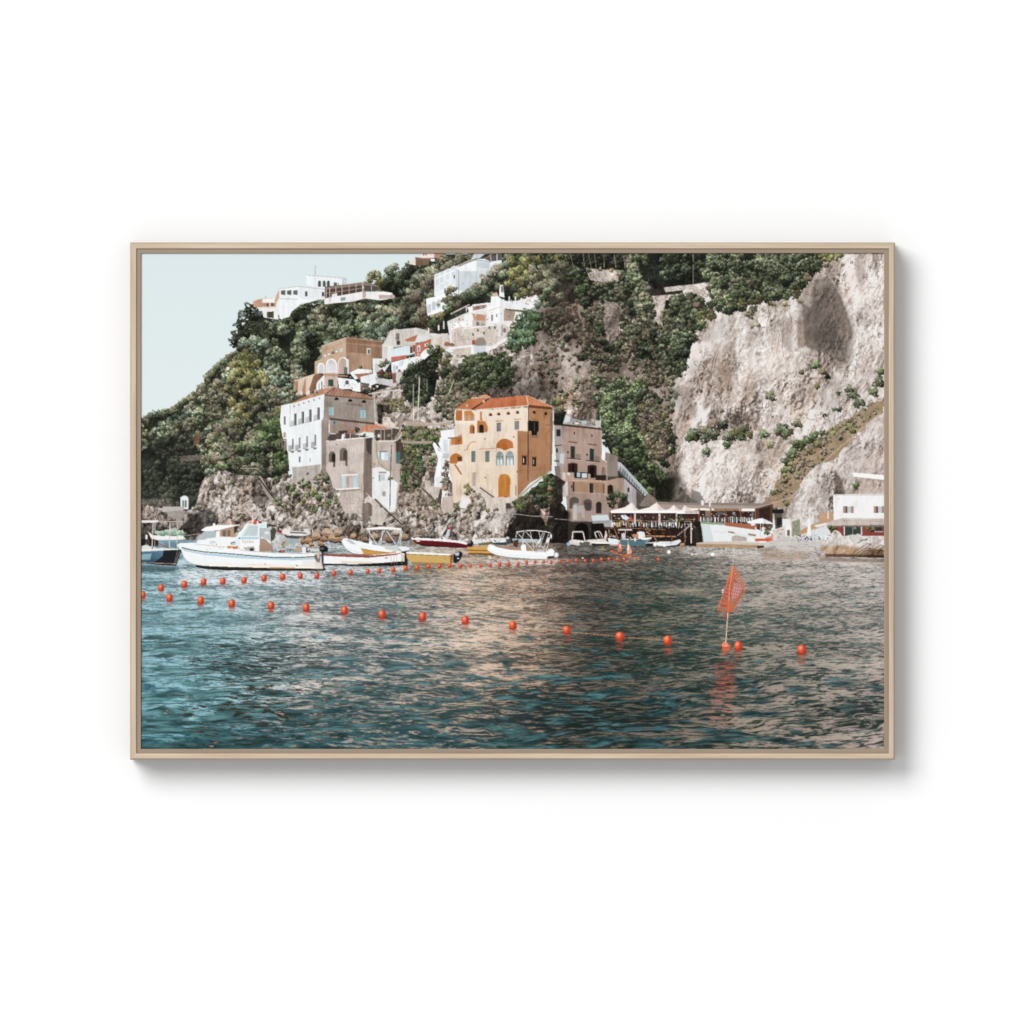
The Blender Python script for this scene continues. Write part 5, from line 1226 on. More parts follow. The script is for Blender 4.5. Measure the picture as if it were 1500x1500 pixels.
P('207 762 232 762 232 765 207 766', 'e6e3e0'); L('232 764 272 764', .8, 'b9aca4'); L('224.5 765 222.5 803', 1.2, 'd9d0ca'); L('227 765 226.5 803', .8, 'c9beb6'); L('249 765 248 804', 1.4, 'd3c6be'); L('259.5 764 259.5 803', 1.2, 'd3c6be'); L('268 764 261 776', .8, 'c9bcb4'); L('231 796 247 802', 1.2, '9d4b43'); E(223, 803, 1, 1, '333'); L('263 808 256 828', .7, 'b5a58f'); P('207 794 212 796 214 800 207 800', '1d1d1e')
P('207 800 214 798 222 801 222 804 207 804', 'd9d9d8')
CBT = item('boat', 'white cabin boat with grey windscreen and wooden cabin doors behind the big white boat', BG)
P('288 793 300 777 318 778 318 786 352 786 352 800 288 800', 'e6e8e9'); P('289 791 299 778 317 778 316 787 304 790', 'aeb8ba', n=6, st=5); P('294 777 301 772 318 769 345 769 351 768 351 770 330 774 318 777 300 778', 'f1f1f0'); P('330 774 352 769 352 772 342 777 322 778', 'a98f80'); P('322 777 343 775 344 787 322 786', 'b3957c', n=5); R(326, 777, 331, 785.5, '6b6763'); R(333, 776.5, 337.5, 785.5, '7a6d63'); P('317 778 322 777.5 322 787 316 787', 'eef0f0'); E(313.5, 768.5, 2, 2.4, 'eceaea'); E(341, 766.5, 1.8, 1.4, 'c9604e'); L('345 762 352 757', .8, 'd6d3d0'); P('343 771 350 770 346 780 343 782', '3d3833')
for x in (257, 266, 276, 285):
    L([x, 795, x + 4, 786], .6, 'b9b5b0')
L('268 785 292 782', .7, 'c5b6aa'); L('258 795 264 790', .7, 'b9b5b0')
BIG = item('boat', 'big white motor boat with a pale blue stripe, wheelhouse and pink lettering', BG)
P('259 798.5 264 795.5 290 795 306 789 318 787 352 788 352 806 400 808 440 810 468 809 474 812 474 834 474 835 400 836 330 834 300 831 286 827 275 822 269 815 266 806 260 800.5', 'edeff0', n=2, st=2)
P('302 789 318 787 345 787 352 792 352 800 330 799 300 796', 'eceeef'); E(312, 795, 5, 2.4, 'b9c0c2'); E(312.5, 795.6, 4, 1.6, 'e2e4e5'); E(343.5, 796, 6, 2.8, '87908f'); E(344, 797, 4.6, 1.6, 'c5cbcc')
P('286 827 300 829 340 830.5 400 832 474 833 474 836 400 836 330 835.5 300 833.5 288 831', '2b2521', n=5); P('395 830.5 432 831 432 833 395 833', 'b9875a', a=.6)
P('266 803 280 807 300 810 340 813 380 816 430 817.5 466 815 474 812 474 815 466 819 430 821 380 819 340 817 300 813 270 807', 'b7ced8'); L('266 802 280 805.5 300 808.5 340 811.5 380 815 400 816.5 430 817 466 815 474 811.5', 1.4, '46545a'); L('352 806 400 809.5 440 811 470 809.5', .8, 'a5a3a0'); L('286 797 306 799 330 801', .7, 'c0a898')
P('345 788 362 767 391 769 391 808 352 806 345 800', 'dfe8eb'); P('345 788 361 767 364 767 350 788', 'e9f0f2'); P('355 785 364 769.5 378 770 377 785', 'bfcacb', n=6, st=5); L('366 770 357 784', .6, 'dfe6e8'); P('350 787 379 787 379 789.5 349 789.5', 'aacad2'); P('378 769 382 769 381 808 379 808', 'e9eef0'); P('380 769.5 391 769.5 390 771.5 380 771.5', 'cfe0e6'); P('352 791 379 791 378 806 352 804', 'eff1f1')
E(350.5, 788.5, 1.2, 1, '5a6064'); P('356 802 372 800 374 806 360 806', 'b9b4b0', n=10); P('366 803 373 803 371 807 366 807', '37312d'); E(336, 801.5, 3.6, 2, 'c9963f'); P('340 801 349 800 348 804 341 804', 'cd6a3c')
L('262 800 254 830', .6, 'a89a8a'); L('300 812 302 828', .4, 'd5d3cf'); soft('286 824 474 829 474 834 300 832', 'c9b394', .35, 2, noise=.9); soft('440 812 474 812 474 832 445 830', 'cfc9c2', .4, 3, noise=.6)
for q in range(46):
    E(300 + rng.random() * 165, 796 + rng.random() * 11, rng.uniform(.6, 1.5), rng.uniform(.5, 1.0), ('b9aea4', 'd9d6d2', '8d847c', 'c4a98f', 'f4f4f4', '6d6a68')[q % 6], a=.7)
# lettering on the wheelhouse
_fnt = {'R': '110 101 110 101 101', 'e': '000 111 111 100 011', 'g': '000 011 101 011 110', 'i': '1 0 1 1 1', 'n': '000 110 101 101 101', 'a': '000 011 101 101 011'}
_cx = 355.2
for ch in 'Regina':
    rows = _fnt[ch].split()
    for ry, row in enumerate(rows):
        for rx, bit in enumerate(row):
            if bit == '1':
                R(_cx + rx * .78, 791.2 + ry * .85, _cx + rx * .78 + .8, 792.1 + ry * .85, 'd9b2b5')
    _cx += len(rows[0]) * .78 + .75
P('380 773 397 774 397 798 388 790 380 789', 'b7bcbe', n=9, st=6); R(388, 779, 394, 782, 'e9e9e8'); P('380 789 388 787 397 800 396 792 384 786', 'e6e2dd'); P('380.5 789 388 790 400 800 400 808 380 808', 'ab9484', g='a0846f'); P('396 776 402 772 405 778 402 790 397 794', '4c4b42', n=12); P('390 768 404 769 406 771.5 394 771', '3d3a38'); P('364 763 391 764 391 769 364 768', 'dbe6ea'); E(373.5, 765.5, 3, 3, 'd7582d'); E(367, 765.5, 3, 1.6, 'dda374'); R(378.5, 763.5, 383.5, 766.5, '8e2a25'); L('369.5 745 370 766', 1.2, 'efe7e0'); L('370 752 373 764', 1, 'd98a6a'); L('374 756 386 766', .5, 'c9c4bf'); L('342 764 366 744', .7, 'c6bfb8')
P('399 800 408 783 416 783 420 800 412 805 400 803', 'b9b9ba', n=12, st=10); P('413 793 419 792 418 803 413 803', '9d8a6b', n=9); R(405, 784, 409, 792, 'd7d4d2')
for x in (439.5, 457.5):
    L([x, 774, x, 802], 1.1, 'd6d6d6')
L('440 773 460 773', .7, '8d8a88'); P('432 803 442 801 444 808 432 808', 'b79d8a', n=8); P('442 802 448 801 448 810 443 810', 'dfe7ea'); R(448.5, 803, 452, 809, '3a3d3f'); P('450 801 470 802 470 808 450 807', 'c8ced0', n=6); P('448 801 470 802 470 803.5 448 803', 'a4846e'); P('396 806 440 807 440 810 396 809', '9ea5a8', n=12); P('410 806 418 806 416 809 408 809', '8a3d39')
P('468 801 478 799.5 481 804 480 808 472 809 468 807', '1f2022'); P('469 802 475 802 474 805 469 805', '8b8f92', a=.6); P('471 809 474 809 475 830 476 834 472 838 473 832 471 826', '3a3b3d'); P('461 812 470 811 469 824 464 824 461 818', '5a4a40', a=.7); P('464 810 468 810 468 818 465 818', 'd6bda4'); P('461 822 473 824 474 834 462 834', 'cfc2b6', a=.45); E(475, 834, 2.5, 1.6, '26282a'); E(388.5, 826.5, 1, 1.2, '8f9699'); E(435, 828.5, 1.2, 1.2, '6d7275')
clutter('396 796 468 797 468 809 398 808', 46, 'e9e9e8 b9b2ab 6f6a66 c98d6a 3d3b3a 9fb4bc')
item('boat', 'dark red and white launch among the rocks behind the big white boat', BG)
P('408 776 420 777 450 779 456 782 446 785 424 784 412 781', 'e3dfdd'); P('408 776 413 777 413 781 409 781', '8c2f36'); P('416 784 446 786 436 789 420 788', '4a4c50'); P('425 779 450 780 450 782 425 781', '5d5a58'); P('444 776 450 774 456 780 448 781', 'e2d8d2'); L('452 773 452 783', 1, 'c9c4bf'); L('457 773 460 783', 1, 'd9d4cf')
P('420 788 440 790 432 797 420 797', 'a5b1b4', n=8, st=6)
use(SH)
for x, y, r, c in ((452, 791, 6, 'b98f6d'), (463, 785, 7, 'c6a68c'), (470, 796, 5, 'b58a66'), (480, 780, 9, 'c2ab97'), (488, 788, 8, 'b79778'), (495, 780, 7, 'b8a390'), (517, 785, 5, 'c5996f'), (500, 790, 6, '9c7f66'), (474, 789, 5, 'a9886a'), (535, 790, 5, '9c7c61'), (548, 785, 6, 'b39e8d'), (570, 790, 6, '8c6a50'), (592, 786, 7, 'a98f7c'), (443, 793, 4, 'a8815f'), (456, 797, 4, 'c39f7e'), (508, 797, 5, 'b58e6a'), (580, 780, 6, 'c9b8aa')):
    k_ = rag([x - r, y + r * .3, x - r * .7, y - r * .5, x, y - r * .75, x + r * .8, y - r * .4, x + r, y + r * .35, x + r * .3, y + r * .7, x - r * .6, y + r * .65], .8, 3, int(x))
    P(k_ + [0.8, 1.6], '2a221d', n=6); P(k_, c, n=10, st=10); soft([x - r, y + r * .1, x + r, y + r * .2, x + r * .5, y + r * .8, x - r * .6, y + r * .8], '4a3a2e', .5, 1)
item('boat', 'white inflatable boat with a raised white sun canopy on poles', BG)
P('500 793 503 789 508 788.5 530 794 542 797 560 800 600 803 598 812 560 813 530 812 516 810 506 803', 'eef0f0', n=2); P('506 791 512 790 522 797 516 797', 'b9bdbe'); L('503 801 520 808 532 811', .8, 'cfd3d6'); L('508 795 530 800 545 802', .6, 'dadddf'); P('541 792 545 792 545 800 540 800', 'f1f2f2'); P('536 774 556 771.5 572 772 588 774 588 776.5 564 775.5 538 776', 'f2f1ef'); 
for q in ('538 775 553 799', '563 776 554 799', '560 777 558 798', '566 777 579 796', '588 775 583 798', '586 776 587 784', '541 775 542 796', '589 777 586 798'):
    L(q, 1.1, 'dde0e1')
P('560 799 590 800 586 808 566 805', 'c9cccd', n=4); E(592, 804, 7, 4, 'd6d9dd'); P('580 803 590 800 599 803 600 807 590 810', 'e6e8ea'); P('588 808 600 806 596 812 588 812', '2a2b2c'); L('582 803 588 807', .9, '3d4043')
item('boat', 'open boat with ochre yellow bow in front of the inflatable', BG)
P('528 802 532 803 560 807.5 582 810 582 814 534 815', 'c4984e', n=4); L('528 802 548 806 582 809.5', 1.4, 'f0efec'); L('530 804 560 809 582 811.5', .7, '7d6540'); P('573 808 580 807 580 811 575 812', 'd6a96a')
item('boat', 'slim white boat with brown gunwale beside the big boat', BG)
P('474 812 530 814 586 809.5 594 811 594 822 590 825 540 828 480 827 474 826', 'ecedec', n=2.5); P('474 811 500 812 540 814 575 811.5 590 809.5 580 813 540 817 500 815.5 474 814', '8b4f48', n=7); P('474 812 520 811.5 550 812 540 814 500 813', '9a6f66', n=10); P('474 825.5 520 826.5 560 824.5 590 822 596 824 590 828.5 540 829.5 474 828', '211d1b'); P('500 822 545 823 545 826 500 825.5', 'd9b99d', a=.5); P('588 812 594 812 594 822 588 823', 'b9aaa0', a=.6); P('593 808 597 808 597 829 592 829', '2e2c2a')
for x in (573, 577, 581, 588):
    L([x, 811, x + .5, 826], .6, 'b9a58f')
R(564, 816, 566, 818.5, 'c0746a'); R(567, 816, 568, 818.5, 'c0746a')
item('boat', 'square sterned ochre yellow boat with a black outboard motor', BG)
P('595 809.5 660 812 664 814 662 826 640 825 602 823.5 596 818', 'c9a76a', n=5, st=2); P('595 808 630 809.5 661 811.5 661 814 630 813 595 811', 'f0efec'); L('596 811.5 661 814.5', .8, '7d6238'); P('659 813 664 812 662 826 660 826', '8a6138'); P('602 823 660 825 660 829 606 828', '8d6b40', a=.55); P('666 809 674 807.5 677.5 810 677 815 673 822 668 825 664 824 664 815', '26272a'); P('667 809.5 673 809 672 814 667 814', 'b9c3cc'); E(671, 818, 1.4, 1, 'dde2e6'); L('665.5 805 666.5 812', 1.2, 'c9b9aa'); L('648.5 814 648.5 825', .5, '9a7d4c'); E(652, 818.5, .6, .6, '5a4a30')
item('boat', 'dark red boat with white deck and small white lettering on its bow', BG)
P('604 789.5 640 791 680 794.5 690 797 684 801.5 660 801.5 632 799.5 612 797.5 606 794', '6b2129', n=4, g='5a1a20'); P('601.5 788.5 606 787 640 789.5 672 792 690 796.5 684 798 670 795 640 792.5 604 790.5', 'f1edec'); P('612 797 640 799.5 684 802 684 803 620 800', '2d1b1b'); P('606 791.5 602 798 612 800 608 796', '8a7a66', n=9)
P('609 791 610.2 791 611 793 611.8 791.2 616 791.6 615.5 793 612 793.4 611 794', 'eadcd9')
P('644 787 650 786 654 789 654 792 643 791', 'e9e9e8'); P('652 786 656 775 660 776 656 787 655 790', 'c9ced2'); P('655 773 662 772 662 775 657 776', 'a93f3a'); E(647.5, 788.5, 2, 1.4, 'a37f78'); L('642.5 755 643.5 790', .8, 'dcd4cc'); P('686 793 692 791 694 795 692 801 685 801 684 797', '25262a'); P('684 794 690 792 690 795 685 797', '777c80'); P('670 791 685 791 680 794', 'cfcbc8')
for q in range(14):
    E(606 + rng.random() * 38, 786 + rng.random() * 2, 1.6, .8, '2d2b29')
item('boat', 'low ochre yellow boat behind the white inflatable with the frame', BG)
P('684 801 715 800 722 808 728 811 700 811.5 688 811 684 806', 'cfa05f', n=6); P('684 805 726 806 726 808 684 807', '8f6a36'); P('686 810 728 810.5 728 813 686 812.5', '6a4d2a')
item('boat', 'row of small grey inflatable boats tied along the rocks', None)
P('692 791 715 789 718 794 712 797 694 797', 'dcdcdb'); P('700 796 722 793 722 797 702 799', '756a4c'); P('716 788 744 788 748 792 740 796 722 795', 'e2e4e4', n=5); P('720 795 745 794 742 798.5 724 798', '39474f'); P('741 789 748 788 749 796 742 798', '4d4c4c'); E(743.5, 788, 2.6, 2, 'cfcfce'); P('750 789 790 790 790 795 752 795', 'a9b3b7', n=8); P('752 792 760 790 758 802 752 800', '4e3d33'); L('705 789 706 795', .7, '999')
for q in range(16):
    E(692 + rng.random() * 56, 789 + rng.random() * 4, 1.3, 1, ('9aa0a2', 'e9e9e8', '4c4a48', 'c9b9ae')[q % 4])
item('boat', 'white inflatable boat with a tall bimini frame and white outboard', BG)
P('750 801 770 802 788 806 800 808 770 810 724 806 735 800', 'a58671', n=10); P('714 803 716 798 719 797.5 730 802 748 805.5 775 807 800 809 801 818.5 780 818.5 740 816.5 722 811 714 806', 'f0f1f1', n=2); L('716 807 740 813 775 815 798 815.5', .6, 'd5d9db'); P('722 812 745 816 780 818.5 800 819 780 820 745 818', '8d8f8f'); P('763 800 766 797 770 797.5 771 807 763 806', 'f3f4f4'); L('766 791 766 799', .8, 'ddd'); P('776 803 784 808 790 805 800 808 784 809', 'c3c6c8'); E(807, 808.5, 5, 4.5, 'eef0f1'); P('800 807 811 806 812 816 804 818 800 815', 'eef0f1'); P('802 815 812 814 811 817 803 818.5', '3a3b3c'); E(815, 813, 3, 3.4, 'e6e8e9')
L('756 779.5 768 777.5 785 777 800 779 806 780.5', 1.3, 'e9e7e5')
for q in ('757 779.5 782 807', '768 779 764 790', '770 778.5 790 801', '777 779 779 792', '796 779.5 785 801', '798 780 790 803', '804 781 795 808', '807 781 800 809', '789 778 792 790', '757 780 755 791', '780 790 782 803', '786 794 800 806', '776 792 786 790'):
    L(q, .9, 'dcdcda')
P('790 790 794 787 791 796 787 796', 'e3e4e4'); P('801 789 805 787 803 795 800 796', 'e3e4e4'); P('806 781 808.5 784 808 790 806.5 788', 'e9e7e5'); L('760 790 786 791', .8, 'c9d2d6')
item('boat', 'small white boat with a squared white arch, first left of the pier', BG)
P('833 793 838 790 856 792 868 793 866 798 846 799 834 797', 'cfcac6', n=8, st=6); L('838 793 839 779 854 779 857 793', 1.7, 'e3d8d1'); P('830 795 834 794 836 799 831 800', '8fb8c6'); P('848 794 867 793 862 799 850 800', '5f625c'); P('840 791 850 791 850 795 840 795', 'e6dcd4', n=9); E(853, 793.5, 2, 1.6, 'eceae8')
item('boat', 'small white boat with a rounded arch beside the pier', BG)
P('858 791 884 789 890 793 890 797 866 796', 'dcd2ca', n=6); P('866 793.5 892 794 892 796.5 866 796', 'eceae7'); P('868 797 890 796.5 888 799 868 799', '24221f'); L('874 788 871 780 876 778.5 879 779 883 788', 1.6, 'dccfc7'); L('876 779 880 789', .8, 'cdbfb6')
item('person', 'person in white standing on the small boat by the pier')
P('884.5 790 886 783 887 779 889 780 889.5 785 888 790 885 794', 'd9cdc6'); E(887.3, 778.7, 1.1, 1.3, 'd0b5a6')
item('boat', 'teal green hulled boat with white cabin in front of the pier', BG)
P('908 791.5 940 791 955 788 951 794 944 799.5 925 799.5 908 798', '557278', n=4); P('890 788.5 900 789 908 791.5 908 798 892 797', 'dde6e8'); P('892 797 910 798 920 800 895 799.5', 'c49a8e'); P('940 788 955 787 954 789 945 791 938 790', 'ecebe9'); P('933 780 937 778.5 944 779 945 787 936 790 933 786', 'e3e3e3'); L('937 780 937 790', 1, 'f2efec'); P('906 775 925 775 927 777 906 777', 'eee8e3'); P('910 782 915 780 916 790 911 790', 'c9c4c6', n=9); P('925 783 935 782 935 789 928 788', 'c08a6e', n=9); L('908 790.5 935 790', 1.2, 'd9d6d2'); L('916 776 916 790', .7, 'b9aca4'); L('945 796 951 789', .7, 'cfd3d4'); P('944 799 960 794 966 799 950 800', '1e1c1b'); R(929, 788, 931.5, 793, 'e6ebec')
for q in range(18):
    E(895 + rng.random() * 36, 785 + rng.random() * 5, 1.2, .9, ('e6e2df', '8a776b', '5a4a42', 'c9a592')[q % 4])
item('boat', 'pale grey inflatable dinghy with round white fenders by the pier steps', BG)
P('958 796 966 793 985 793 996 790 998 793 992 798 980 800 965 800', 'dfe3e6', n=3); L('966 797.5 990 795', .6, 'b9bec2'); E(959.5, 797.5, 2.8, 2.8, 'eef0f1'); E(966.5, 797, 2.8, 2.8, 'e9ecee'); E(973, 798.5, 2.6, 2.6, 'eef0f1'); P('962 793.5 948 795 946 796 960 796', 'e3e3e0'); L('982 792 983 796', .8, '555'); P('975 800 994 798 990 801 978 801', '232120'); P('1002 794 1011 794 1011 799 1003 799', '262321'); P('996 796 1003 795 1003 799 996 800', 'b98f6b')
use(ROK)
clutter('640 775 740 770 745 788 640 788', 60, 'c9bdb4 5d5148 e6dfda 8a7a6e b5523c 3b342f')
# ---- swimming-area line: near buoys, far buoys --------------------------------------
ROPE = item('rope', 'thin rope linking the near row of orange buoys')
L('790 922.5 824 924', .6, 'c98a68'); L('836 926.5 860 928 902 932', .8, 'c7946a'); L('914 933.5 945 935.5 972 938', .8, 'b98860'); L('984 939.5 1000 941', .7, 'b98e70'); L('1040 944 1056 946', .7, 'c69a7c'); L('1086 947 1105 949', .7, 'd0ac92'); L('1150 952 1168 953', .6, 'b99a84'); L('1181 954.5 1200 956 1240 958', .6, 'b48f7a'); L('1245 961 1258 962.5', 1, 'b27a58')
NB = 'near row of orange buoys'


def buoy(x, y, rx, ry, label, grp, refl=1.0):
    k = item('buoy', label, grp)
    wsoft([x - rx, y + ry * .6, x + rx, y + ry * .6, x + rx * .8, y + ry * (1 + 2.0 * refl), x - rx * .8, y + ry * (1 + 2.0 * refl)], 'b5503f', .62, 1, .44, .56)
    P(np.stack([x + rx * np.cos(np.linspace(0, 6.28, 18)), y + ry * .92 + ry * .55 * np.sin(np.linspace(0, 6.28, 18))], 1), 'a83c2c', n=5, a=.85)
    E(x, y, rx, ry, 'cf5136', n=3)
    E(x - rx * .12, y - ry * .12, rx * .82, ry * .8, 'dd6443', n=3); E(x - rx * .22, y - ry * .25, rx * .55, ry * .52, 'e8805c', n=3); E(x - rx * .28, y - ry * .3, rx * .25, ry * .25, 'efa182', n=2)
    soft([x + rx * .3, y - ry, x + rx * 1.0, y - ry * .5, x + rx * 1.0, y + ry, x, y + ry], '8c2c20', .45, 1)


near = [(209.5, 870.5, 3.6, 4.6), (248.3, 874.5, 4.8, 4.8), (294, 878.5, 5, 5), (339.5, 883, 5, 5), (397, 886, 5, 5), (448.5, 889, 5, 5), (504.5, 893, 5.2, 5.2), (559.5, 898.8, 5.4, 5.4), (619, 902, 5.6, 5.4), (681.5, 907.5, 5.4, 5.2), (751.2, 915, 5.6, 5.4), (830, 921.8, 6, 5.2), (908, 931, 6.4, 5.6), (978, 936.8, 6.4, 6.2), (1081.5, 945.2, 6.2, 6.2), (1174.5, 950.5, 6.8, 6.2)]
nth = ['cut off by the left edge, third row mark', 'second from the left edge', 'third from the left edge', 'fourth from the left, above the dark ripples', 'fifth from the left, below the big boat', 'sixth from the left', 'seventh from the left, below the slim white boat', 'eighth from the left', 'below the square yellow boat', 'at the left side of the peach reflection', 'in the peach reflection of the villa', 'with the long red reflection, at the start of the visible rope', 'second along the visible rope', 'last one left of the flag pole', 'close beside the flag pole foot', 'last at the right end of the line']
nth[0] = 'half cut off by the left edge of the picture'
for (x, y, rx, ry), nm in zip(near, nth):
    buoy(x, y, rx, ry, 'large orange buoy of the near row, ' + nm, NB, 1.3 if rx > 5.9 else .8)
FLG = item('flag_marker', 'orange net flag on a thin pole standing in an orange buoy')
L('1075.5 800 1073.5 828', .7, 'd9cfc8'); wsoft('1056 950 1070 950 1070 960 1056 960', 'c0604a', .8, 1)
E(1063.5, 946.5, 6, 5.4, 'cf5a3c'); E(1062, 944, 4.4, 3.6, 'e58a66'); E(1063, 951, 5.4, 3, 'c9674c')
L('1057 945.5 1070 946.5', .7, 'edc3a4'); L('1066.5 895 1063 942', 1.1, 'ecd6c2')
P('1073.5 828 1077 830 1087 852 1092 866 1082 879 1076 889 1070 897 1064 899 1051 894 1054 886 1058 872 1063 858 1069 842', 'a8705c', n=5, a=.45)
for k in range(14):
    t = k / 13
    L([1073.5 - 22 * t, 829 + 65 * t, 1074 + 17.5 * min(1, t * 1.7) - 24 * max(0, t - .59), 829 + 66 * t + (2 if t < .6 else 0)], .8, 'c4603f', n=5)
for k in range(7):
    t = k / 6
    L([1074, 829, 1051 + 41 * t * .55 + 0, 894 + 3 * t], .9, 'd06a48', n=5)
L('1075 829 1088 854 1091 866 1082 879 1070 897', 1.6, 'd06846')
L('1076 832 1084 856 1080 878', 1.0, 'cc6a48')
P('1075 853 1088 859 1083 872 1073 880 1071 872', 'c9aab4', n=6, a=.75)
for k in range(5):
    L([1072 + k * 3.4, 853 + k * 1.4, 1068 + k * 3.2, 880 - k * .6], .8, 'b75a48', n=4)
    L([1071 - k * .2, 857 + k * 5, 1089 - k * 2.0, 861 + k * 4.4], .8, 'b75a48', n=4)
for j in range(8):
    for i in range(4):
        x, y = 1069.5 - j * 1.9 + i * 2.7, 849 + j * 5.2 + i * .6
        if 1053 < x < 1072 - j * .1:
            R(x - .7, y - 1, x + .7, y + 1.2, 'a5443a')
for j in range(5):
    for i in range(3):
        x, y = 1076 + i * 3.2 + j * 1.2, 836 + j * 4.4 + i * 2.2
        if x < 1075 + (y - 830) * .42:
            R(x - .7, y - .7, x + .7, y + .9, 'e3a78e')
L('1074 829 1069 858 1066.5 897', 1.1, 'ef9a6e'); L('1073.5 829 1060 868 1052 893', .8, 'e08a64'); P('1058 864 1060 861 1059 868 1057.5 870', 'e9e4e6'); P('1061 898 1065 899 1063 906 1060 902', 'b0584a'); P('1064 880 1076 883 1070 897 1064 898', 'c56a4c', a=.7)
L('1077 831 1091 865', .7, 'd98a68'); L('1091 866 1070 896', .7, 'b5583f'); L('1070 852 1088 860', .5, 'c0604c'); L('1064 868 1088 868', .5, 'bb5a50')
FB = 'far row of small orange buoys'
far = [(236, 860, 4.4), (270, 855, 4.4), (298.3, 851, 4.4), (326.3, 850.5, 4.2), (357.5, 849, 4), (386.8, 846, 4), (414, 844, 4), (440, 842.5, 3.6), (464, 842.5, 3.8), (489, 839, 3.4), (513.5, 838, 3.3), (538.8, 836, 3), (555.5, 835, 3.2), (576, 833.5, 3.2), (594, 831.5, 3.1), (611, 831, 3.1), (627.5, 829, 2.9), (643.5, 828.5, 2.8), (658.5, 828, 2.6), (674.5, 828, 2.8), (689, 828, 2.2), (704, 828, 2.2), (718, 827, 2.3), (731.8, 825.5, 2.6), (744.5, 825.5, 2.5), (758.8, 825, 2.4), (771.3, 823, 2.4), (783.5, 822.5, 2.1), (796, 822.5, 2.1), (807.5, 822.5, 2.2), (820, 822, 2.3), (832, 821.5, 2.1), (844, 820.5, 2.2), (857, 821, 2.2), (869, 820.8, 2.2), (881, 819, 2.3), (892, 818.5, 2.2), (904.5, 819, 2.2), (914.5, 819, 2.3), (964.3, 819, 2.2)]
below = ['nearest the left edge', 'second from the left edge', 'below the bow of the big white boat', 'below the forward hull of the big white boat', 'below the ovals of the cabin', 'under the wheelhouse of the big boat', 'right of the wheelhouse, under the big hull', 'under the after deck of the big boat', 'under the stern of the big boat', 'just right of the big outboard motor']
for i, (x, y, r) in enumerate(far):
    if i < 10:
        lb = 'small orange buoy of the far row, ' + below[i]
    elif i < 15:
        lb = 'small orange buoy below the slim white boat'
    elif i < 20:
        lb = 'small orange buoy below the square yellow boat'
    elif i < 31:
        lb = 'tiny orange buoy in front of the white framed inflatable'
    elif i < 39:
        lb = 'tiny orange buoy between the framed inflatable and the orange float booms'
    else:
        lb = 'lone tiny orange buoy right of the float booms'
    buoy(x, y, r, r * 1.0, lb, FB, .5)
item('float_boom', 'two orange chains of floats carrying small red flags in front of the pier')
for i in range(10):
    E(894.5 + i * 2.2, 807 + i * .8 + rng.normal(0, .35), rng.uniform(1.0, 1.5), rng.uniform(.9, 1.3), ('d0603e', 'df7c54', 'bb4f35')[i % 3])
for i in range(11):
    E(915.5 + i * 2.0, 812.6 + i * .66 + rng.normal(0, .35), rng.uniform(1.0, 1.6), rng.uniform(.9, 1.4), ('d0603e', 'e2845c', 'bb4f35')[i % 3])
P('906 792 908 796 912 803 909 808 905 808', 'cf7a64'); P('907.5 797 909.5 797 909 803 907.5 803', 'ecd2ca'); P('920.5 791 921 797 926 808 924 812 918 811', 'd9a183'); P('919 798 921.5 798 921 806 918.5 806', 'efe2d6'); L('920.5 788 920 812', .6, 'e9dccf'); E(919, 822, 3, 1.2, 'c98a80', a=.6)
item('mooring_buoy', 'round white mooring buoy in front of the grey dinghy', 'white mooring buoys')
E(979.8, 808.5, 2.7, 2.8, 'e9e9e7'); E(979.4, 808, 1.6, 1.6, 'f3f3f2')
item('mooring_buoy', 'white mooring buoy in front of the sea wall', 'white mooring buoys')
E(1043.8, 812, 3.2, 2.4, 'eff0f0'); E(1046.8, 814, 1, .8, '6d6c6b')
item('mooring_buoy', 'small cream buoy beside the low yellow boat', 'white mooring buoys')
E(717.8, 816.8, 2.4, 2.2, 'e6cfae')
use(SEA)
for x, y in ((1014, 812), (1019.5, 812)):
    E(x, y, 2, 1, 'e3e0de')
for x, y, c in ((1123.5, 816.5, 'dcb45e'), (1141, 813.5, 'd9ac5c'), (1169, 815, 'e3a57a'), (1206, 815, 'd98a52'), (968, 808, 'c97a5c'), (1060, 803.5, '4a4a4c')):
    E(x, y, 1.6, 1.2, c)
E(853.5, 817.5, 1.4, 1.2, 'ecdcd6')
L('880 801 888 806', .8, 'b9a24e'); L('886 800 878 807', .8, 'b9a24e')

# the print's own tonal range
C += np.where((ID == SKY)[..., None], 0, (C - 122) * .07 + 2.0)
# PAINT END ---------------------------------------------------------------------


def link(name, me, mat=None, parent=None):
    o = bpy.data.objects.new(name, me)
    scene.collection.objects.link(o)
    if mat:
        me.materials.append(mat)
    if parent:
        o.parent = parent
    return o


def nodes(name):
    m = bpy.data.materials.new(name)
    m.use_nodes = True
    t = m.node_tree
    return m, t, t.nodes['Principled BSDF']


# ---- wall --------------------------------------------------------------------------
m_wall, t, b = nodes('white_wall_paint')
nz = t.nodes.new('ShaderNodeTexNoise')
nz.inputs['Scale'].default_value = 350
bp = t.nodes.new('ShaderNodeBump')
bp.inputs['Strength'].default_value = 0.03
bp.inputs['Distance'].default_value = 0.001
t.links.new(nz.outputs['Fac'], bp.inputs['Height'])
t.links.new(bp.outputs['Normal'], b.inputs['Normal'])
b.inputs['Base Color'].default_value = (0.885, 0.885, 0.885, 1)
b.inputs['Roughness'].default_value = 0.95
b.inputs['Specular IOR Level'].default_value = 0.1


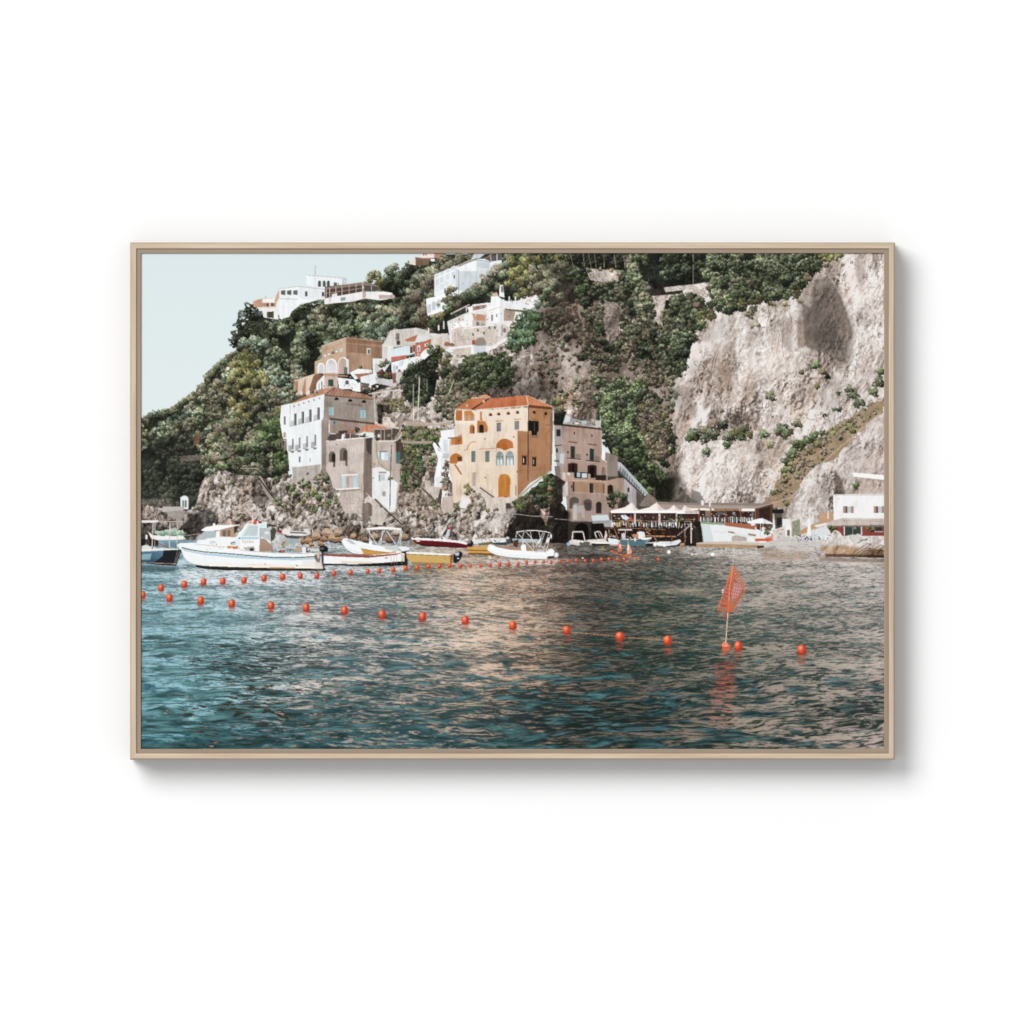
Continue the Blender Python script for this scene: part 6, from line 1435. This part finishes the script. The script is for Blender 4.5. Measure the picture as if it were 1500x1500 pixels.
def box(bm, x0, y0, z0, x1, y1, z1):
    v = [bm.verts.new(p) for p in ((x0, y0, z0), (x1, y0, z0), (x1, y1, z0), (x0, y1, z0), (x0, y0, z1), (x1, y0, z1), (x1, y1, z1), (x0, y1, z1))]
    for f in ((0, 3, 2, 1), (4, 5, 6, 7), (0, 1, 5, 4), (1, 2, 6, 5), (2, 3, 7, 6), (3, 0, 4, 7)):
        bm.faces.new([v[i] for i in f])


def mesh_of(bm, name):
    me = bpy.data.meshes.new(name)
    bmesh.ops.recalc_face_normals(bm, faces=bm.faces)
    bm.to_mesh(me)
    bm.free()
    return me


bm = bmesh.new()
box(bm, -4, 0, -3, 4, 0.1, 3)
wall = link('wall', mesh_of(bm, 'wall'), m_wall)
wall['kind'] = 'structure'

# ---- the framed print ----------------------------------------------------------------
root = bpy.data.objects.new('framed_print', None)
scene.collection.objects.link(root)
root.location = (0, 0, 0)
root['label'] = 'slim light oak frame holding a canvas print of a cliffside harbour, on a white wall'
root['category'] = 'framed picture'

FX0, FZ1 = mm(190.6, 355.0)
FX1, FZ0 = mm(1311.0, 1113.0)
CX0, CZ1 = mm(PX0, PY0)
CX1, CZ0 = mm(PX1, PY1)


def wood(name, light, dark, along, hl=0.0):
    m, t, b = nodes(name)
    co = t.nodes.new('ShaderNodeTexCoord')
    mp = t.nodes.new('ShaderNodeMapping')
    mp.inputs['Scale'].default_value = (5, 60, 150) if along == 'x' else (150, 60, 5)
    n1 = t.nodes.new('ShaderNodeTexNoise')
    n1.inputs['Scale'].default_value = 1.0
    n1.inputs['Detail'].default_value = 6
    n1.inputs['Roughness'].default_value = 0.65
    rp = t.nodes.new('ShaderNodeValToRGB')
    rp.color_ramp.elements[0].position = 0.3
    rp.color_ramp.elements[0].color = (*dark, 1)
    rp.color_ramp.elements[1].position = 0.7
    rp.color_ramp.elements[1].color = (*light, 1)
    t.links.new(co.outputs['Object'], mp.inputs['Vector'])
    t.links.new(mp.outputs['Vector'], n1.inputs['Vector'])
    t.links.new(n1.outputs['Fac'], rp.inputs['Fac'])
    t.links.new(rp.outputs['Color'], b.inputs['Base Color'])
    bp = t.nodes.new('ShaderNodeBump')
    bp.inputs['Strength'].default_value = 0.15
    bp.inputs['Distance'].default_value = 0.001
    t.links.new(n1.outputs['Fac'], bp.inputs['Height'])
    t.links.new(bp.outputs['Normal'], b.inputs['Normal'])
    b.inputs['Roughness'].default_value = 0.6
    b.inputs['Specular IOR Level'].default_value = 0.2
    return m


def lin(c):
    c = np.asarray(c, np.float64) / 255
    return np.where(c <= 0.04045, c / 12.92, ((c + 0.055) / 1.055) ** 2.4)


OAK = {k: wood('oak_' + k, tuple(lin((224, 205, 182)) / LIT), tuple(lin((194, 172, 146)) / LIT), k) for k in 'xz'}
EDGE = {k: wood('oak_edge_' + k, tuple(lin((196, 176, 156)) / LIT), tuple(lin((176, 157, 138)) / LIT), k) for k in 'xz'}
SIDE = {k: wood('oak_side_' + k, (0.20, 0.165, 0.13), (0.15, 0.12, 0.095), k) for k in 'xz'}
INNER = {k: wood('inner_oak_' + k, tuple(lin((170, 152, 134)) / LIT), tuple(lin((154, 137, 118)) / LIT), k) for k in 'xz'}


def rail(name, side, profile, mat, parent=None):
    """one mitred side of a frame; profile = (distance in from the outer edge, depth out from the wall), closed"""
    bm = bmesh.new()
    ends = []
    for e in (0, 1):
        ring = []
        for d, h in profile:
            x0, x1, z0, z1 = FX0 + d, FX1 - d, FZ0 + d, FZ1 - d
            p = {'top': ((x0, z1), (x1, z1)), 'bottom': ((x0, z0), (x1, z0)), 'left': ((x0, z0), (x0, z1)), 'right': ((x1, z0), (x1, z1))}[side][e]
            ring.append(bm.verts.new((p[0], -h, p[1])))
        ends.append(ring)
    n = len(profile)
    for i in range(n):
        bm.faces.new([ends[0][i], ends[0][(i + 1) % n], ends[1][(i + 1) % n], ends[1][i]])
    bm.faces.new(ends[0])
    bm.faces.new(ends[1][::-1])
    o = link(name, mesh_of(bm, name), mat, parent)
    for p in o.data.polygons:
        p.use_smooth = False
    return o


_r = 0.0035
outer = [(0, 0.004), (0, 0.044 - _r)] + [(_r - _r * math.cos(a), 0.044 - _r + _r * math.sin(a)) for a in np.linspace(0.3, math.pi / 2, 5)] + \
    [(0.0084, 0.044), (0.0094, 0.0432), (0.0094, 0.004)]
W_IN = CX0 - FX0
inner = [(0.0096, 0.006), (0.0096, 0.0417), (0.0100, 0.042), (W_IN - 0.0010, 0.042), (W_IN - 0.0004, 0.0415), (W_IN - 0.0004, 0.006)]
for side in ('left', 'right', 'top', 'bottom'):
    k = 'x' if side in ('top', 'bottom') else 'z'
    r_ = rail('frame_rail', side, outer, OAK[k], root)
    r_.data.materials.append(EDGE[k])                 # the rounded outer edge takes a darker oak tone
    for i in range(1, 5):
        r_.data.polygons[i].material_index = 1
    r_.data.materials.append(SIDE[k])                 # unseen side, darkened so it bounces less light onto the wall
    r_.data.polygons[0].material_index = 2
    rail('inner_lip', side, inner, INNER[k], r_)

# canvas body behind the printed face
m_can, t, b = nodes('canvas_cloth')
b.inputs['Base Color'].default_value = (0.16, 0.15, 0.14, 1)
b.inputs['Roughness'].default_value = 0.9
bm = bmesh.new()
box(bm, CX0 - 0.0003, PRINT_Y + 0.0006, CZ0 - 0.0003, CX1 + 0.0003, -0.006, CZ1 + 0.0003)
canvas = link('canvas', mesh_of(bm, 'canvas'), m_can, root)

# ink: the colour of every spot of the print, kept as a colour attribute
m_ink, t, b = nodes('printed_ink')
at = t.nodes.new('ShaderNodeAttribute')
at.attribute_name = 'ink'
t.links.new(at.outputs['Color'], b.inputs['Base Color'])
b.inputs['Roughness'].default_value = 0.9
b.inputs['Specular IOR Level'].default_value = 0.05
cl = t.nodes.new('ShaderNodeTexNoise')
cl.inputs['Scale'].default_value = 900
bp = t.nodes.new('ShaderNodeBump')
bp.inputs['Strength'].default_value = 0.05
bp.inputs['Distance'].default_value = 0.0003
t.links.new(cl.outputs['Fac'], bp.inputs['Height'])
t.links.new(bp.outputs['Normal'], b.inputs['Normal'])

# colour at the corners of a grid with one cell per photograph pixel
img = np.clip(C, 0, 255)
pad = np.pad(img, ((1, 1), (1, 1), (0, 0)), mode='edge')
corner = (pad[0::SS, 0::SS][:PH + 1, :PW + 1] + pad[1::SS, 0::SS][:PH + 1, :PW + 1] + pad[0::SS, 1::SS][:PH + 1, :PW + 1] + pad[1::SS, 1::SS][:PH + 1, :PW + 1]) / 4
ink = np.ones((PH + 1, PW + 1, 4), np.float32)
ink[..., :3] = np.clip(lin(corner) / LIT, 0, 1)
cell = ID[SS // 2::SS, SS // 2::SS][:PH, :PW].astype(int)
# specks join the thing around them
flat = cell.ravel().tolist()
done = bytearray(PH * PW)
for s0 in range(PH * PW):
    if done[s0]:
        continue
    k, todo, comp = flat[s0], [s0], [s0]
    done[s0] = 1
    while todo:
        q = todo.pop()
        qx = q % PW
        for w in ((q - 1) if qx else -1, (q + 1) if qx < PW - 1 else -1, q - PW, q + PW):
            if 0 <= w < PH * PW and not done[w] and flat[w] == k:
                done[w] = 1
                todo.append(w)
                comp.append(w)
    if len(comp) < 40 and ITEMS[k][0] not in ('rope', 'buoy', 'mooring_buoy', 'person', 'flag_marker') or (k == SKY and len(comp) < 2000):
        new = flat[s0 - 1] if s0 % PW else flat[s0 - PW]
        for w in comp:
            flat[w] = new
cell = np.array(flat).reshape(PH, PW)
for k, (nm, lb, gr) in enumerate(ITEMS):
    sel = cell == k
    if not sel.any():
        continue
    ys, xs = np.nonzero(sel)
    vid = np.stack([ys * (PW + 1) + xs, (ys + 1) * (PW + 1) + xs, (ys + 1) * (PW + 1) + xs + 1, ys * (PW + 1) + xs + 1], 1)
    uq, inv = np.unique(vid.ravel(), return_inverse=True)
    vy, vx = uq // (PW + 1), uq % (PW + 1)
    co = np.empty((len(uq), 3), np.float32)
    co[:, 0] = CX0 + vx * (CX1 - CX0) / PW
    co[:, 1] = PRINT_Y
    co[:, 2] = CZ1 - vy * (CZ1 - CZ0) / PH
    me = bpy.data.meshes.new(nm)
    nf = len(ys)
    me.vertices.add(len(uq))
    me.vertices.foreach_set('co', co.ravel())
    me.loops.add(nf * 4)
    me.loops.foreach_set('vertex_index', inv.astype(np.int32).ravel())
    me.polygons.add(nf)
    me.polygons.foreach_set('loop_start', np.arange(0, nf * 4, 4, dtype=np.int32))
    me.update(calc_edges=True)
    ca = me.color_attributes.new('ink', 'FLOAT_COLOR', 'POINT')
    ca.data.foreach_set('color', ink[vy, vx].ravel())
    o = link(nm, me, m_ink, canvas)
    if lb:
        o['label'] = lb + ', in the print' if len(lb.split()) < 14 else lb
    if gr:
        o['group'] = gr
